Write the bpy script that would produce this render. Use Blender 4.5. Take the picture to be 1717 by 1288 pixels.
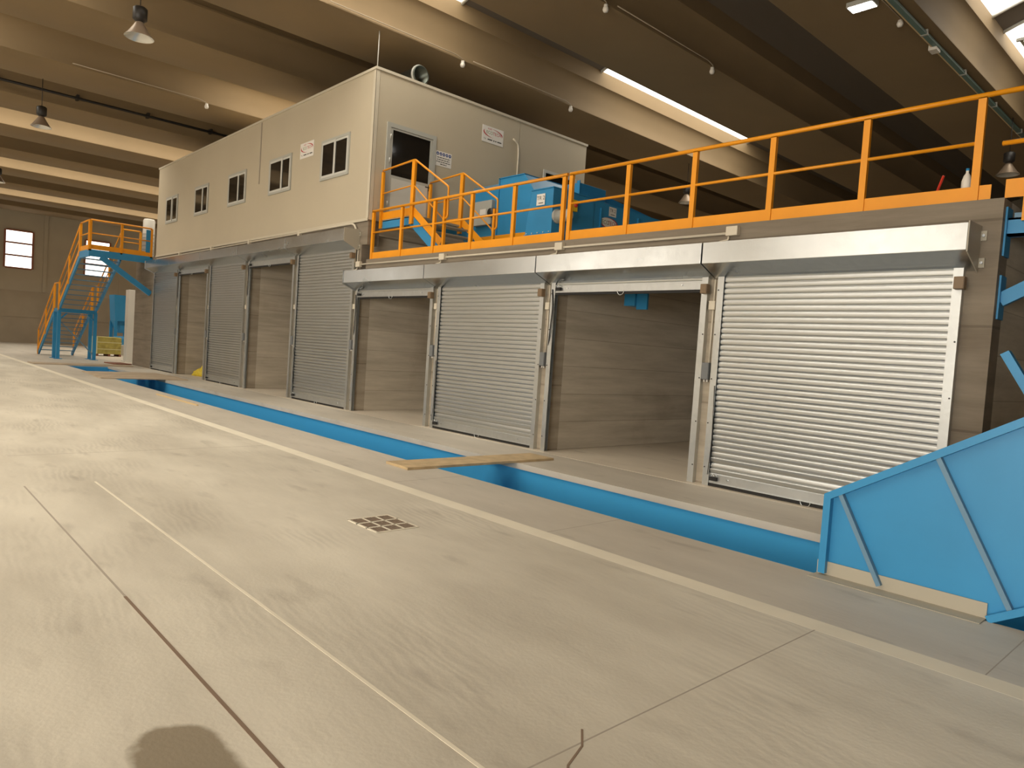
import bpy, bmesh, math, random
from mathutils import Vector, Matrix
random.seed(7)
for o in list(bpy.data.objects): bpy.data.objects.remove(o)
SC = bpy.context.scene
COL = SC.collection

# ------------------------------------------------------------------ camera
cam_d = bpy.data.cameras.new('camera'); cam = bpy.data.objects.new('camera', cam_d); COL.objects.link(cam)
cam_d.sensor_fit = 'HORIZONTAL'; cam_d.sensor_width = 36.0
cam_d.lens = 36.0 * 1188.95 / 1717.0
cam_d.clip_start = 0.05; cam_d.clip_end = 300
def cam_axes(yaw, pitch, roll):
    f = Vector((-math.sin(yaw)*math.cos(pitch), math.cos(yaw)*math.cos(pitch), math.sin(pitch)))
    r = Vector((math.cos(yaw), math.sin(yaw), 0)); u = r.cross(f)
    return (math.cos(roll)*r + math.sin(roll)*u, -math.sin(roll)*r + math.cos(roll)*u, f)
_r, _u, _f = cam_axes(0.826168653, -0.044495162, 0.0674401105)
M = Matrix(((_r.x, _u.x, -_f.x, 0), (_r.y, _u.y, -_f.y, 0), (_r.z, _u.z, -_f.z, 1.62), (0, 0, 0, 1)))
cam.matrix_world = M
SC.camera = cam

# ------------------------------------------------------------------ world, light levels, exposure
w = bpy.data.worlds.new('sky'); SC.world = w; w.use_nodes = True
w.node_tree.nodes['Background'].inputs[0].default_value = (0.75, 0.85, 1.0, 1)
w.node_tree.nodes['Background'].inputs[1].default_value = 1.0
SKY = 4.7          # radiance of the roof lights
WIN = 2.5          # radiance of the glazing in the walls
DOOR_FILL = 12.5         # radiance of the unseen rear doorway, added to brighten front and bays
SC.view_settings.view_transform = 'Standard'
try: SC.view_settings.look = 'None'
except Exception: pass
SC.view_settings.gamma = 1.0
SC.view_settings.use_curve_mapping = False
SC.view_settings.exposure = 0.0

# ------------------------------------------------------------------ materials
MATS = {}
def nm(name):
    m = bpy.data.materials.new(name); m.use_nodes = True
    nt = m.node_tree; b = nt.nodes['Principled BSDF']
    MATS[name] = m
    return m, nt, b
def simple(name, col, rough=0.5, metal=0.0, var=0.0, vscale=3.0, bump=0.0, bscale=80.0, coord='Object'):
    m, nt, b = nm(name)
    b.inputs['Base Color'].default_value = (*col, 1); b.inputs['Roughness'].default_value = rough
    b.inputs['Metallic'].default_value = metal
    if var or bump:
        tc = nt.nodes.new('ShaderNodeTexCoord')
    if var:
        n = nt.nodes.new('ShaderNodeTexNoise'); n.inputs['Scale'].default_value = vscale; n.inputs['Detail'].default_value = 6
        nt.links.new(tc.outputs[coord], n.inputs['Vector'])
        r = nt.nodes.new('ShaderNodeValToRGB')
        r.color_ramp.elements[0].position = 0.3; r.color_ramp.elements[1].position = 0.7
        r.color_ramp.elements[0].color = (*[c*(1-var) for c in col], 1)
        r.color_ramp.elements[1].color = (*[min(1, c*(1+var)) for c in col], 1)
        nt.links.new(n.outputs['Fac'], r.inputs['Fac']); nt.links.new(r.outputs['Color'], b.inputs['Base Color'])
    if bump:
        n2 = nt.nodes.new('ShaderNodeTexNoise'); n2.inputs['Scale'].default_value = bscale
        nt.links.new(tc.outputs[coord], n2.inputs['Vector'])
        bp = nt.nodes.new('ShaderNodeBump'); bp.inputs['Strength'].default_value = bump; bp.inputs['Distance'].default_value = 0.01
        nt.links.new(n2.outputs['Fac'], bp.inputs['Height']); nt.links.new(bp.outputs['Normal'], b.inputs['Normal'])
    return m
def emit(name, col, s):
    m, nt, b = nm(name)
    b.inputs['Base Color'].default_value = (*col, 1)
    b.inputs['Emission Color'].default_value = (*col, 1); b.inputs['Emission Strength'].default_value = s
    return m

def floor_mat(name, c1, c2, marks=1.0, dark_blotch=False):
    m, nt, b = nm(name); L = nt.links.new; N = nt.nodes.new
    geo = N('ShaderNodeNewGeometry')
    n1 = N('ShaderNodeTexNoise'); n1.inputs['Scale'].default_value = 0.55; n1.inputs['Detail'].default_value = 8; n1.inputs['Roughness'].default_value = 0.62
    mp = N('ShaderNodeMapping'); mp.inputs['Scale'].default_value = (0.55, 1.6, 1); mp.inputs['Rotation'].default_value = (0, 0, 0.35)
    L(geo.outputs['Position'], mp.inputs['Vector']); L(mp.outputs['Vector'], n1.inputs['Vector'])
    r1 = N('ShaderNodeValToRGB'); r1.color_ramp.elements[0].position = 0.32; r1.color_ramp.elements[1].position = 0.66
    r1.color_ramp.elements[0].color = (*c1, 1); r1.color_ramp.elements[1].color = (*c2, 1)
    L(n1.outputs['Fac'], r1.inputs['Fac'])
    # curved tyre and trowel marks
    w1 = N('ShaderNodeTexWave'); w1.wave_type = 'RINGS'; w1.inputs['Scale'].default_value = 3.2; w1.inputs['Distortion'].default_value = 9.0
    w1.inputs['Detail'].default_value = 4; w1.inputs['Detail Scale'].default_value = 1.2
    L(mp.outputs['Vector'], w1.inputs['Vector'])
    n2 = N('ShaderNodeTexNoise'); n2.inputs['Scale'].default_value = 0.8; n2.inputs['Detail'].default_value = 3
    L(geo.outputs['Position'], n2.inputs['Vector'])
    r2 = N('ShaderNodeValToRGB'); r2.color_ramp.elements[0].position = 0.48; r2.color_ramp.elements[1].position = 0.66
    L(n2.outputs['Fac'], r2.inputs['Fac'])
    mu = N('ShaderNodeMath'); mu.operation = 'MULTIPLY'; L(w1.outputs['Fac'], mu.inputs[0]); L(r2.outputs['Color'], mu.inputs[1])
    mu2 = N('ShaderNodeMath'); mu2.operation = 'MULTIPLY'; L(mu.outputs[0], mu2.inputs[0]); mu2.inputs[1].default_value = 0.22*marks
    mx = N('ShaderNodeMixRGB'); mx.blend_type = 'MULTIPLY'; L(mu2.outputs[0], mx.inputs['Fac']); L(r1.outputs['Color'], mx.inputs['Color1'])
    mx.inputs['Color2'].default_value = (0.45, 0.43, 0.42, 1)
    # small dark smudges
    n3 = N('ShaderNodeTexNoise'); n3.inputs['Scale'].default_value = 2.6; n3.inputs['Detail'].default_value = 5
    L(mp.outputs['Vector'], n3.inputs['Vector'])
    r3 = N('ShaderNodeValToRGB'); r3.color_ramp.elements[0].position = 0.60; r3.color_ramp.elements[1].position = 0.76
    L(n3.outputs['Fac'], r3.inputs['Fac'])
    mu3 = N('ShaderNodeMath'); mu3.operation = 'MULTIPLY'; L(r3.outputs['Color'], mu3.inputs[0]); mu3.inputs[1].default_value = 0.4
    mx2 = N('ShaderNodeMixRGB'); mx2.blend_type = 'MULTIPLY'; L(mu3.outputs[0], mx2.inputs['Fac']); L(mx.outputs['Color'], mx2.inputs['Color1'])
    mx2.inputs['Color2'].default_value = (0.45, 0.42, 0.40, 1)
    out = mx2
    if dark_blotch:   # one dark, ragged-edged blotch on the slab
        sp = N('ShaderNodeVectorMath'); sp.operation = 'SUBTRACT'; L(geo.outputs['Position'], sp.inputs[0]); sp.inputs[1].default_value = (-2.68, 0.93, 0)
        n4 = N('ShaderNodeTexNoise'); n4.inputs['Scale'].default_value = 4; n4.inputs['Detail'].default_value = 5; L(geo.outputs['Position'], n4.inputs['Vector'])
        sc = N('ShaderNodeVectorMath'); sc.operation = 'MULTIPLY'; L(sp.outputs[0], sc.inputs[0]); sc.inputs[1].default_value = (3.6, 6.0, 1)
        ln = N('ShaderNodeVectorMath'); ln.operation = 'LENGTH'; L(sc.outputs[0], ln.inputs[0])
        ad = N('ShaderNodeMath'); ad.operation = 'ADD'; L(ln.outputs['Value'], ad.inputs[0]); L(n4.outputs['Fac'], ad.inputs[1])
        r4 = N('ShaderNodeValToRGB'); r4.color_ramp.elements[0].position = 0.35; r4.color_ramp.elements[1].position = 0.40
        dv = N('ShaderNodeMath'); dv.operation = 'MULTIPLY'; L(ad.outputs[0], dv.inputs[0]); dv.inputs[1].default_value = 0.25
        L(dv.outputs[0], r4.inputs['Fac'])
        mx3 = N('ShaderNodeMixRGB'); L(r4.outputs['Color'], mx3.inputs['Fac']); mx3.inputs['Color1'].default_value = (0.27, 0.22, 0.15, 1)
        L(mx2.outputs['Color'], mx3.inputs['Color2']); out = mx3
    L(out.outputs['Color'], b.inputs['Base Color'])
    b.inputs['Roughness'].default_value = 0.55
    b.inputs['Specular IOR Level'].default_value = 0.35
    n5 = N('ShaderNodeTexNoise'); n5.inputs['Scale'].default_value = 40; L(geo.outputs['Position'], n5.inputs['Vector'])
    bp = N('ShaderNodeBump'); bp.inputs['Strength'].default_value = 0.12; bp.inputs['Distance'].default_value = 0.01
    L(n5.outputs['Fac'], bp.inputs['Height']); L(bp.outputs['Normal'], b.inputs['Normal'])
    return m

def board_concrete(name, c1, c2, pitch=0.48):
    """cast concrete with the print of horizontal formwork boards"""
    m, nt, b = nm(name); L = nt.links.new; N = nt.nodes.new
    geo = N('ShaderNodeNewGeometry'); sep = N('ShaderNodeSeparateXYZ'); L(geo.outputs['Position'], sep.inputs[0])
    n1 = N('ShaderNodeTexNoise'); n1.inputs['Scale'].default_value = 1.3; n1.inputs['Detail'].default_value = 9; n1.inputs['Roughness'].default_value = 0.65
    mp = N('ShaderNodeMapping'); mp.inputs['Scale'].default_value = (0.45, 0.45, 4.5)
    L(geo.outputs['Position'], mp.inputs['Vector']); L(mp.outputs['Vector'], n1.inputs['Vector'])
    # a tone of its own for every board
    dv = N('ShaderNodeMath'); dv.operation = 'DIVIDE'; L(sep.outputs['Z'], dv.inputs[0]); dv.inputs[1].default_value = pitch
    fl = N('ShaderNodeMath'); fl.operation = 'FLOOR'; L(dv.outputs[0], fl.inputs[0])
    wn = N('ShaderNodeTexWhiteNoise'); wn.noise_dimensions = '1D'; L(fl.outputs[0], wn.inputs['W'])
    ad = N('ShaderNodeMath'); ad.operation = 'MULTIPLY_ADD'; L(wn.outputs['Value'], ad.inputs[0]); ad.inputs[1].default_value = 0.07; L(n1.outputs['Fac'], ad.inputs[2])
    r1 = N('ShaderNodeValToRGB'); r1.color_ramp.elements[0].position = 0.38; r1.color_ramp.elements[1].position = 0.78
    r1.color_ramp.elements[0].color = (*c1, 1); r1.color_ramp.elements[1].color = (*c2, 1)
    L(ad.outputs[0], r1.inputs['Fac'])
    fr = N('ShaderNodeMath'); fr.operation = 'FRACT'; L(dv.outputs[0], fr.inputs[0])
    ls = N('ShaderNodeMath'); ls.operation = 'LESS_THAN'; L(fr.outputs[0], ls.inputs[0]); ls.inputs[1].default_value = 0.025
    mx = N('ShaderNodeMixRGB'); mx.blend_type = 'MULTIPLY'
    m4 = N('ShaderNodeMath'); m4.operation = 'MULTIPLY'; L(ls.outputs[0], m4.inputs[0]); m4.inputs[1].default_value = 0.45
    L(m4.outputs[0], mx.inputs['Fac']); L(r1.outputs['Color'], mx.inputs['Color1']); mx.inputs['Color2'].default_value = (0.4, 0.37, 0.33, 1)
    # damp blotches
    n3 = N('ShaderNodeTexNoise'); n3.inputs['Scale'].default_value = 0.9; n3.inputs['Detail'].default_value = 4; L(geo.outputs['Position'], n3.inputs['Vector'])
    r3 = N('ShaderNodeValToRGB'); r3.color_ramp.elements[0].position = 0.56; r3.color_ramp.elements[1].position = 0.75
    L(n3.outputs['Fac'], r3.inputs['Fac'])
    m5 = N('ShaderNodeMath'); m5.operation = 'MULTIPLY'; L(r3.outputs['Color'], m5.inputs[0]); m5.inputs[1].default_value = 0.5
    mx2 = N('ShaderNodeMixRGB'); mx2.blend_type = 'MULTIPLY'; L(m5.outputs[0], mx2.inputs['Fac']); L(mx.outputs['Color'], mx2.inputs['Color1']); mx2.inputs['Color2'].default_value = (0.62, 0.55, 0.48, 1)
    L(mx2.outputs['Color'], b.inputs['Base Color']); b.inputs['Roughness'].default_value = 0.85
    bp = N('ShaderNodeBump'); bp.inputs['Strength'].default_value = 0.35; bp.inputs['Distance'].default_value = 0.01
    sb = N('ShaderNodeMath'); sb.operation = 'SUBTRACT'; L(n1.outputs['Fac'], sb.inputs[0]); L(ls.outputs[0], sb.inputs[1])
    L(sb.outputs[0], bp.inputs['Height']); L(bp.outputs['Normal'], b.inputs['Normal'])
    return m

def galva(name, col, rough, var=0.10):
    m, nt, b = nm(name); L = nt.links.new; N = nt.nodes.new
    b.inputs['Metallic'].default_value = 1.0
    geo = N('ShaderNodeNewGeometry')
    v = N('ShaderNodeTexVoronoi'); v.inputs['Scale'].default_value = 14; L(geo.outputs['Position'], v.inputs['Vector'])
    n = N('ShaderNodeTexNoise'); n.inputs['Scale'].default_value = 1.7; n.inputs['Detail'].default_value = 4; L(geo.outputs['Position'], n.inputs['Vector'])
    mx0 = N('ShaderNodeMixRGB'); mx0.inputs['Fac'].default_value = 0.35; L(n.outputs['Fac'], mx0.inputs['Color1']); L(v.outputs['Color'], mx0.inputs['Color2'])
    r = N('ShaderNodeValToRGB'); r.color_ramp.elements[0].position = 0.25; r.color_ramp.elements[1].position = 0.75
    r.color_ramp.elements[0].color = (*[c*(1-var) for c in col], 1); r.color_ramp.elements[1].color = (*[min(1, c*(1+var)) for c in col], 1)
    L(mx0.outputs['Color'], r.inputs['Fac']); L(r.outputs['Color'], b.inputs['Base Color'])
    mr = N('ShaderNodeMapRange'); L(n.outputs['Fac'], mr.inputs['Value']); mr.inputs['To Min'].default_value = rough-0.06; mr.inputs['To Max'].default_value = rough+0.08
    L(mr.outputs['Result'], b.inputs['Roughness'])
    return m

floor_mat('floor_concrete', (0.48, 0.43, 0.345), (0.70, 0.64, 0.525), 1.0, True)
floor_mat('apron_concrete', (0.47, 0.42, 0.345), (0.60, 0.54, 0.45), 0.35)
floor_mat('bay_floor', (0.58, 0.50, 0.40), (0.70, 0.62, 0.50), 0.2)
simple('joint_band', (0.76, 0.69, 0.55), 0.8, var=0.06, vscale=2)
simple('joint_dark', (0.22, 0.15, 0.10), 0.9)
simple('joint_grey', (0.38, 0.33, 0.265), 0.9)
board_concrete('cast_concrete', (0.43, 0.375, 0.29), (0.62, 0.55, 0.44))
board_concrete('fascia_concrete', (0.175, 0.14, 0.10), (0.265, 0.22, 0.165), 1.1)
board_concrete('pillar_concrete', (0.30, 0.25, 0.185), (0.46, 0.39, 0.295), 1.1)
simple('beam_concrete', (0.225, 0.155, 0.078), 0.8, var=0.06, vscale=0.6, coord='Object')
simple('roof_sheet', (0.16, 0.13, 0.10), 0.8)
simple('hall_wall', (0.42, 0.36, 0.27), 0.85, var=0.08, vscale=0.4)
simple('hall_wall_low', (0.36, 0.30, 0.22), 0.85, var=0.12, vscale=0.5)
emit('skylight_sheet', (1.0, 0.955, 0.85), SKY)
emit('window_glow', (1.0, 0.94, 0.84), WIN)
emit('door_fill_glow', (1.0, 0.95, 0.86), DOOR_FILL)
emit('flood_glow', (1.0, 0.98, 0.92), 18)
galva('galvanised', (0.62, 0.645, 0.65), 0.24, 0.05)
simple('galvanised_slat', (0.60, 0.62, 0.62), 0.30, 1.0, var=0.03, vscale=1.2)
galva('galvanised_guide', (0.60, 0.62, 0.62), 0.36, 0.06)
simple('rubber_black', (0.012, 0.011, 0.01), 0.7)
simple('brown_plastic', (0.20, 0.13, 0.07), 0.5)
simple('grey_plastic', (0.16, 0.165, 0.165), 0.5)
simple('pvc_cream', (0.62, 0.55, 0.43), 0.5)
simple('conduit_dull', (0.36, 0.29, 0.20), 0.6)
simple('cable_black', (0.02, 0.018, 0.016), 0.6)
simple('orange_paint', (0.82, 0.31, 0.006), 0.42, var=0.05, vscale=2)
simple('blue_paint', (0.027, 0.24, 0.48), 0.40, var=0.06, vscale=1.5)
simple('blue_lining', (0.06, 0.37, 0.67), 0.38, var=0.04, vscale=0.5)
simple('blue_paint_grey', (0.12, 0.23, 0.33), 0.5)
simple('panel_beige', (0.50, 0.43, 0.315), 0.5, var=0.03, vscale=0.7)
simple('trim_beige', (0.56, 0.50, 0.39), 0.45)
simple('alu_grey', (0.42, 0.415, 0.37), 0.45)
simple('alu_light', (0.58, 0.57, 0.52), 0.4)
m_ = simple('dark_glass', (0.012, 0.010, 0.008), 0.08)
simple('sign_white', (0.78, 0.74, 0.68), 0.5)
simple('ink_red', (0.45, 0.03, 0.03), 0.6)
simple('ink_green', (0.18, 0.24, 0.10), 0.6)
simple('ink_dark', (0.06, 0.06, 0.05), 0.6)
simple('ink_blue', (0.02, 0.05, 0.22), 0.6)
simple('plywood', (0.52, 0.38, 0.21), 0.75, var=0.18, vscale=6)
simple('plywood_edge', (0.62, 0.46, 0.25), 0.75)
simple('plywood_grey', (0.46, 0.36, 0.25), 0.8, var=0.12, vscale=3)
simple('steel_sheet', (0.40, 0.36, 0.28), 0.5)
simple('grate_iron', (0.25, 0.185, 0.13), 0.8, metal=0.1, var=0.2, vscale=30)
simple('lamp_black', (0.02, 0.017, 0.015), 0.45)
simple('lamp_reflector', (0.75, 0.74, 0.70), 0.25, metal=0.7)
simple('lamp_shade', (0.33, 0.25, 0.18), 0.4, metal=0.5)
simple('white_plastic', (0.75, 0.70, 0.62), 0.4)
simple('white_paint', (0.68, 0.65, 0.58), 0.5, var=0.04, vscale=1)
simple('tray_green', (0.12, 0.20, 0.18), 0.5)
simple('window_red', (0.26, 0.09, 0.05), 0.5)
simple('yellow_wrap', (0.62, 0.46, 0.03), 0.5, var=0.15, vscale=8)
simple('yellow_pack', (0.42, 0.36, 0.09), 0.6, var=0.25, vscale=5)
simple('pack_light', (0.62, 0.60, 0.34), 0.6)
simple('red_brown', (0.24, 0.09, 0.05), 0.7)
simple('red_paint', (0.6, 0.04, 0.02), 0.5)
simple('yellow_paint', (0.75, 0.52, 0.02), 0.5)
simple('dark_void', (0.02, 0.017, 0.013), 0.9)
simple('duct_dark', (0.10, 0.11, 0.09), 0.35, metal=0.6)

# ------------------------------------------------------------------ mesh helpers
ORG = {}
class MB:
    def __init__(s): s.v = []; s.f = []; s.sm = []
    def box(s, a, b):
        x0, y0, z0 = a; x1, y1, z1 = b; n = len(s.v)
        s.v += [(x0,y0,z0),(x1,y0,z0),(x1,y1,z0),(x0,y1,z0),(x0,y0,z1),(x1,y0,z1),(x1,y1,z1),(x0,y1,z1)]
        for q in ((0,3,2,1),(4,5,6,7),(0,1,5,4),(1,2,6,5),(2,3,7,6),(3,0,4,7)): s.f.append(tuple(n+i for i in q)); s.sm.append(False)
        return s
    def prism(s, poly, d0, d1, axis='y'):
        """poly in the plane across axis: y -> (x,z), x -> (y,z), z -> (x,y)"""
        n = len(s.v); k = len(poly)
        for d in (d0, d1):
            for a, b in poly:
                s.v.append({'y': (a, d, b), 'x': (d, a, b), 'z': (a, b, d)}[axis])
        s.f.append(tuple(range(n, n+k))); s.f.append(tuple(range(n+2*k-1, n+k-1, -1))); s.sm += [False, False]
        for i in range(k):
            j = (i+1) % k; s.f.append((n+i, n+k+i, n+k+j, n+j)); s.sm.append(False)
        return s
    def tube(s, pts, r, n=8, closed=False):
        pts = [Vector(p) for p in pts]; base = len(s.v); k = len(pts); prev = None
        for i, p in enumerate(pts):
            if closed: t = pts[(i+1) % k]-pts[i-1]
            else: t = (pts[min(i+1, k-1)]-pts[max(i-1, 0)])
            t.normalize()
            if prev is None:
                a = Vector((0,0,1)) if abs(t.z) < 0.9 else Vector((1,0,0)); a = (a-t*a.dot(t)).normalized()
            else:
                a = (prev-t*prev.dot(t)).normalized()
            prev = a; c = t.cross(a)
            for q in range(n):
                an = 2*math.pi*q/n; s.v.append(tuple(p+(a*math.cos(an)+c*math.sin(an))*r))
        m = k if closed else k-1
        for i in range(m):
            i2 = (i+1) % k
            for q in range(n):
                q2 = (q+1) % n
                s.f.append((base+i*n+q, base+i*n+q2, base+i2*n+q2, base+i2*n+q)); s.sm.append(True)
        if not closed:
            s.f.append(tuple(base+q for q in range(n-1, -1, -1))); s.f.append(tuple(base+(k-1)*n+q for q in range(n))); s.sm += [False, False]
        return s
    def bar(s, p, q, w, h, up=(0,0,1)):
        """square bar from p to q, w across, h along up"""
        p = Vector(p); q = Vector(q); t = (q-p).normalized(); u = Vector(up); c = t.cross(u).normalized(); u = c.cross(t).normalized()
        n = len(s.v)
        for e in (p, q):
            for a, b in ((-1,-1),(1,-1),(1,1),(-1,1)): s.v.append(tuple(e+c*(a*w/2)+u*(b*h/2)))
        for f in ((0,1,2,3),(7,6,5,4),(0,4,5,1),(1,5,6,2),(2,6,7,3),(3,7,4,0)): s.f.append(tuple(n+i for i in f)); s.sm.append(False)
        return s
    def lathe(s, prof, c, n=20, axis='z'):
        base = len(s.v); k = len(prof)
        for i in range(n):
            a = 2*math.pi*i/n
            for r, h in prof:
                p = (r*math.cos(a), r*math.sin(a), h)
                if axis == 'x': p = (h, r*math.cos(a), r*math.sin(a))
                if axis == 'y': p = (r*math.cos(a), h, r*math.sin(a))
                s.v.append((c[0]+p[0], c[1]+p[1], c[2]+p[2]))
        for i in range(n):
            j = (i+1) % n
            for q in range(k-1):
                s.f.append((base+i*k+q, base+j*k+q, base+j*k+q+1, base+i*k+q+1)); s.sm.append(True)
        return s
    def quad(s, *p):
        n = len(s.v); s.v += [tuple(q) for q in p]; s.f.append(tuple(range(n, n+len(p)))); s.sm.append(False); return s
    def mesh(s, name, mat, off=(0,0,0), bevel=0.0):
        me = bpy.data.meshes.new(name)
        me.from_pydata([(a-off[0], b-off[1], c-off[2]) for a, b, c in s.v], [], s.f)
        me.polygons.foreach_set('use_smooth', s.sm)
        bm = bmesh.new(); bm.from_mesh(me); bmesh.ops.recalc_face_normals(bm, faces=bm.faces)
        if bevel > 0:
            ed = [e for e in bm.edges if len(e.link_faces) == 2 and e.calc_face_angle(0) > 0.5]
            bmesh.ops.bevel(bm, geom=ed, offset=bevel, segments=2, affect='EDGES', profile=0.5)
        bm.to_mesh(me); bm.free()
        me.materials.append(MATS[mat]); me.update()
        return me

def empty(name, loc, label, cat, group=None):
    o = bpy.data.objects.new(name, None); COL.objects.link(o); o.location = loc; o.empty_display_size = 0.2
    ORG[o.name] = Vector(loc); tag(o, label, cat, group)
    return o
def tag(o, label=None, cat=None, group=None, kind=None):
    if label: o['label'] = label
    if cat: o['category'] = cat
    if group: o['group'] = group
    if kind: o['kind'] = kind
    return o
def obj(name, mb, mat, parent=None, bevel=0.0, base=None, label=None):
    """mb holds world coordinates"""
    if parent is not None: off = ORG[parent.name]
    elif base is not None: off = Vector(base)
    else: off = Vector((0,0,0))
    me = mb.mesh(name, mat, off, bevel)
    o = bpy.data.objects.new(name, me); COL.objects.link(o)
    if parent is not None: o.parent = parent; ORG[o.name] = ORG[parent.name]
    else: o.location = off; ORG[o.name] = off
    if label: o['label'] = label
    return o
def place(me, name, loc, parent, scale=(1,1,1), rot=(0,0,0)):
    o = bpy.data.objects.new(name, me); COL.objects.link(o); o.parent = parent
    o.location = Vector(loc)-ORG[parent.name]; o.scale = scale; o.rotation_euler = rot
    ORG[o.name] = Vector(loc)
    return o
def struct(name, mb, mat, parent=None, bevel=0.0):
    o = obj(name, mb, mat, parent, bevel)
    if parent is None: o['kind'] = 'structure'
    return o
_TX = {}
def text(mb, body, size, origin, right, up, align='CENTER'):
    """flat lettering, added to mb; origin is the middle of the line"""
    cu = bpy.data.curves.new('lettering', 'FONT'); cu.body = body; cu.size = size; cu.align_x = align; cu.align_y = 'CENTER'
    cu.resolution_u = 3
    o = bpy.data.objects.new('lettering', cu); COL.objects.link(o)
    bpy.context.view_layer.update()
    me = bpy.data.meshes.new_from_object(o)
    R = Vector(right); U = Vector(up); O = Vector(origin); n = len(mb.v)
    for v in me.vertices: mb.v.append(tuple(O+R*v.co.x+U*v.co.y))
    for p in me.polygons: mb.f.append(tuple(n+i for i in p.vertices)); mb.sm.append(False)
    bpy.data.objects.remove(o); bpy.data.curves.remove(cu); bpy.data.meshes.remove(me)

def bend(pts, r=0.12, n=5):
    """round the corners of a polyline"""
    P = [Vector(p) for p in pts]; out = [P[0]]
    for i in range(1, len(P)-1):
        a = (P[i-1]-P[i]); b = (P[i+1]-P[i]); rr = min(r, a.length*0.45, b.length*0.45); a.normalize(); b.normalize()
        s = P[i]+a*rr; e = P[i]+b*rr
        for k in range(n+1):
            t = k/n; out.append(s*(1-t)**2+P[i]*2*t*(1-t)+e*t*t)
    out.append(P[-1]); return out

# ================================================================== THE SETTING
YF = 8.54                       # plane of the shutter front
HX0, HX1, HY0, HY1 = -59.2, 14.0, -14.0, 40.0
PX0, PX1, PY0, PY1 = -31.2, 2.2, 5.75, 7.20     # conveyor pit
ZB = 8.82                       # underside of the roof beams

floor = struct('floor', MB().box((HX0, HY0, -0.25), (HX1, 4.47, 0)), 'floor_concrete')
obj('floor_band', MB().box((HX0, 4.47, -0.25), (HX1, 4.66, 0.0005)), 'joint_band', floor)
obj('apron_slab', MB().box((HX0, 4.66, -0.25), (HX1, PY0-0.022, 0)), 'apron_concrete', floor)
obj('apron_slab', MB().box((HX0, PY0-0.02, -0.25), (PX0-0.022, YF-0.2, 0)).box((PX1+0.022, PY0-0.02, -0.25), (HX1, YF-0.2, 0)), 'apron_concrete', floor)
obj('apron_slab', MB().box((PX0-0.02, PY1-0.04, -0.085), (PX1+0.02, YF-0.2, 0)), 'apron_concrete', floor)
obj('bay_slab', MB().box((HX0, YF-0.195, -0.25), (HX1, HY1, 0.003)), 'bay_floor', floor)
obj('joint_line', MB().box((-8.2, 1.80, -0.01), (6, 1.82, 0.0015)), 'joint_band', floor)
obj('joint_line', MB().box((-8.2, 1.193, -0.01), (-4.6, 1.207, 0.0015)), 'joint_grey', floor)
obj('joint_line', MB().box((-4.6, 1.190, -0.01), (6, 1.208, 0.0018)), 'joint_dark', floor)
for xx, y0, y1 in ((-1.88, 1.2, 4.47), (-10.1, 1.3, 4.47)):
    obj('joint_line', MB().box((xx-0.004, y0, -0.01), (xx+0.004, y1, 0.0008)), 'joint_grey', floor)
for xx in (-1.0, -4.45, -7.0):
    obj('joint_line', MB().box((xx-0.0035, 4.66, -0.01), (xx+0.0035, PY0-0.03, 0.0008)), 'joint_grey', floor)
cr = MB(); pts = [(-1.95, 2.35), (-1.86, 2.25), (-1.80, 2.1), (-1.70, 1.98), (-1.66, 1.85), (-1.58, 1.7)]
for a, b in zip(pts, pts[1:]): cr.bar((a[0], a[1], 0), (b[0], b[1], 0), 0.010, 0.003)
obj('floor_crack', cr, 'joint_dark', floor)

# end wall, back wall, the wall behind the camera and the right wall
wl = struct('wall_left', MB().box((HX0-0.3, HY0, 0), (HX0, HY1, 11)), 'hall_wall')
obj('wall_panel', MB().box((HX0, HY0, 0), (HX0+0.04, HY1, 1.75)), 'hall_wall_low', wl)
obj('wall_panel', MB().box((HX0, HY0, 1.77), (HX0+0.04, HY1, 3.58)), 'hall_wall_low', wl)
for yy in (-10, -5.2, 4.6, 9.4, 14.2, 19):
    obj('wall_pilaster', MB().box((HX0, yy-0.12, 3.6), (HX0+0.06, yy+0.12, 9.2)), 'hall_wall', wl)
struct('wall_back', MB().box((HX0, HY1, 0), (HX1, HY1+0.3, 11)), 'hall_wall')
struct('wall_rear', MB().box((HX0, HY0-0.3, 0), (HX1, HY0, 11)), 'hall_wall')
struct('wall_right', MB().box((HX1, HY0, 0), (HX1+0.3, HY1, 11)), 'hall_wall')
nwin = 0
def hall_window(origin, u, w_, z0, z1, rows, cols, nrm, glow='window_glow', nme='window'):
    """glazing in a steel frame on a hall wall"""
    global nwin; nwin += 1
    O = Vector(origin); U = Vector(u); Nn = Vector(nrm)
    def pt(a, z, d): return O+U*a+Nn*d+Vector((0,0,z))
    fr = MB()
    for a in [i*w_/cols for i in range(cols+1)]:
        fr.bar(pt(a, z0, 0.05), pt(a, z1, 0.05), 0.11, 0.10, Nn)
    for z in [z0+(z1-z0)*i/rows for i in range(rows+1)]:
        fr.bar(pt(0.06, z, 0.05), pt(w_-0.06, z, 0.05), 0.11, 0.098, Nn)
    f = struct('%s_%d' % (nme, nwin), fr, 'window_red')
    for i in range(cols):
        for j in range(rows):
            a0 = i*w_/cols+0.035; a1 = (i+1)*w_/cols-0.035; b0 = z0+(z1-z0)*j/rows+0.035; b1 = z0+(z1-z0)*(j+1)/rows-0.035
            obj('pane', MB().quad(pt(a0, b0, 0.03), pt(a1, b0, 0.03), pt(a1, b1, 0.03), pt(a0, b1, 0.03)), glow, f)
for y0 in (-7.3, 2.2, 7.05, 11.8, 16.6):
    hall_window((HX0, y0, 0), (0,1,0), 1.6, 5.1, 7.65, 3, 1, (1,0,0))
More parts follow.
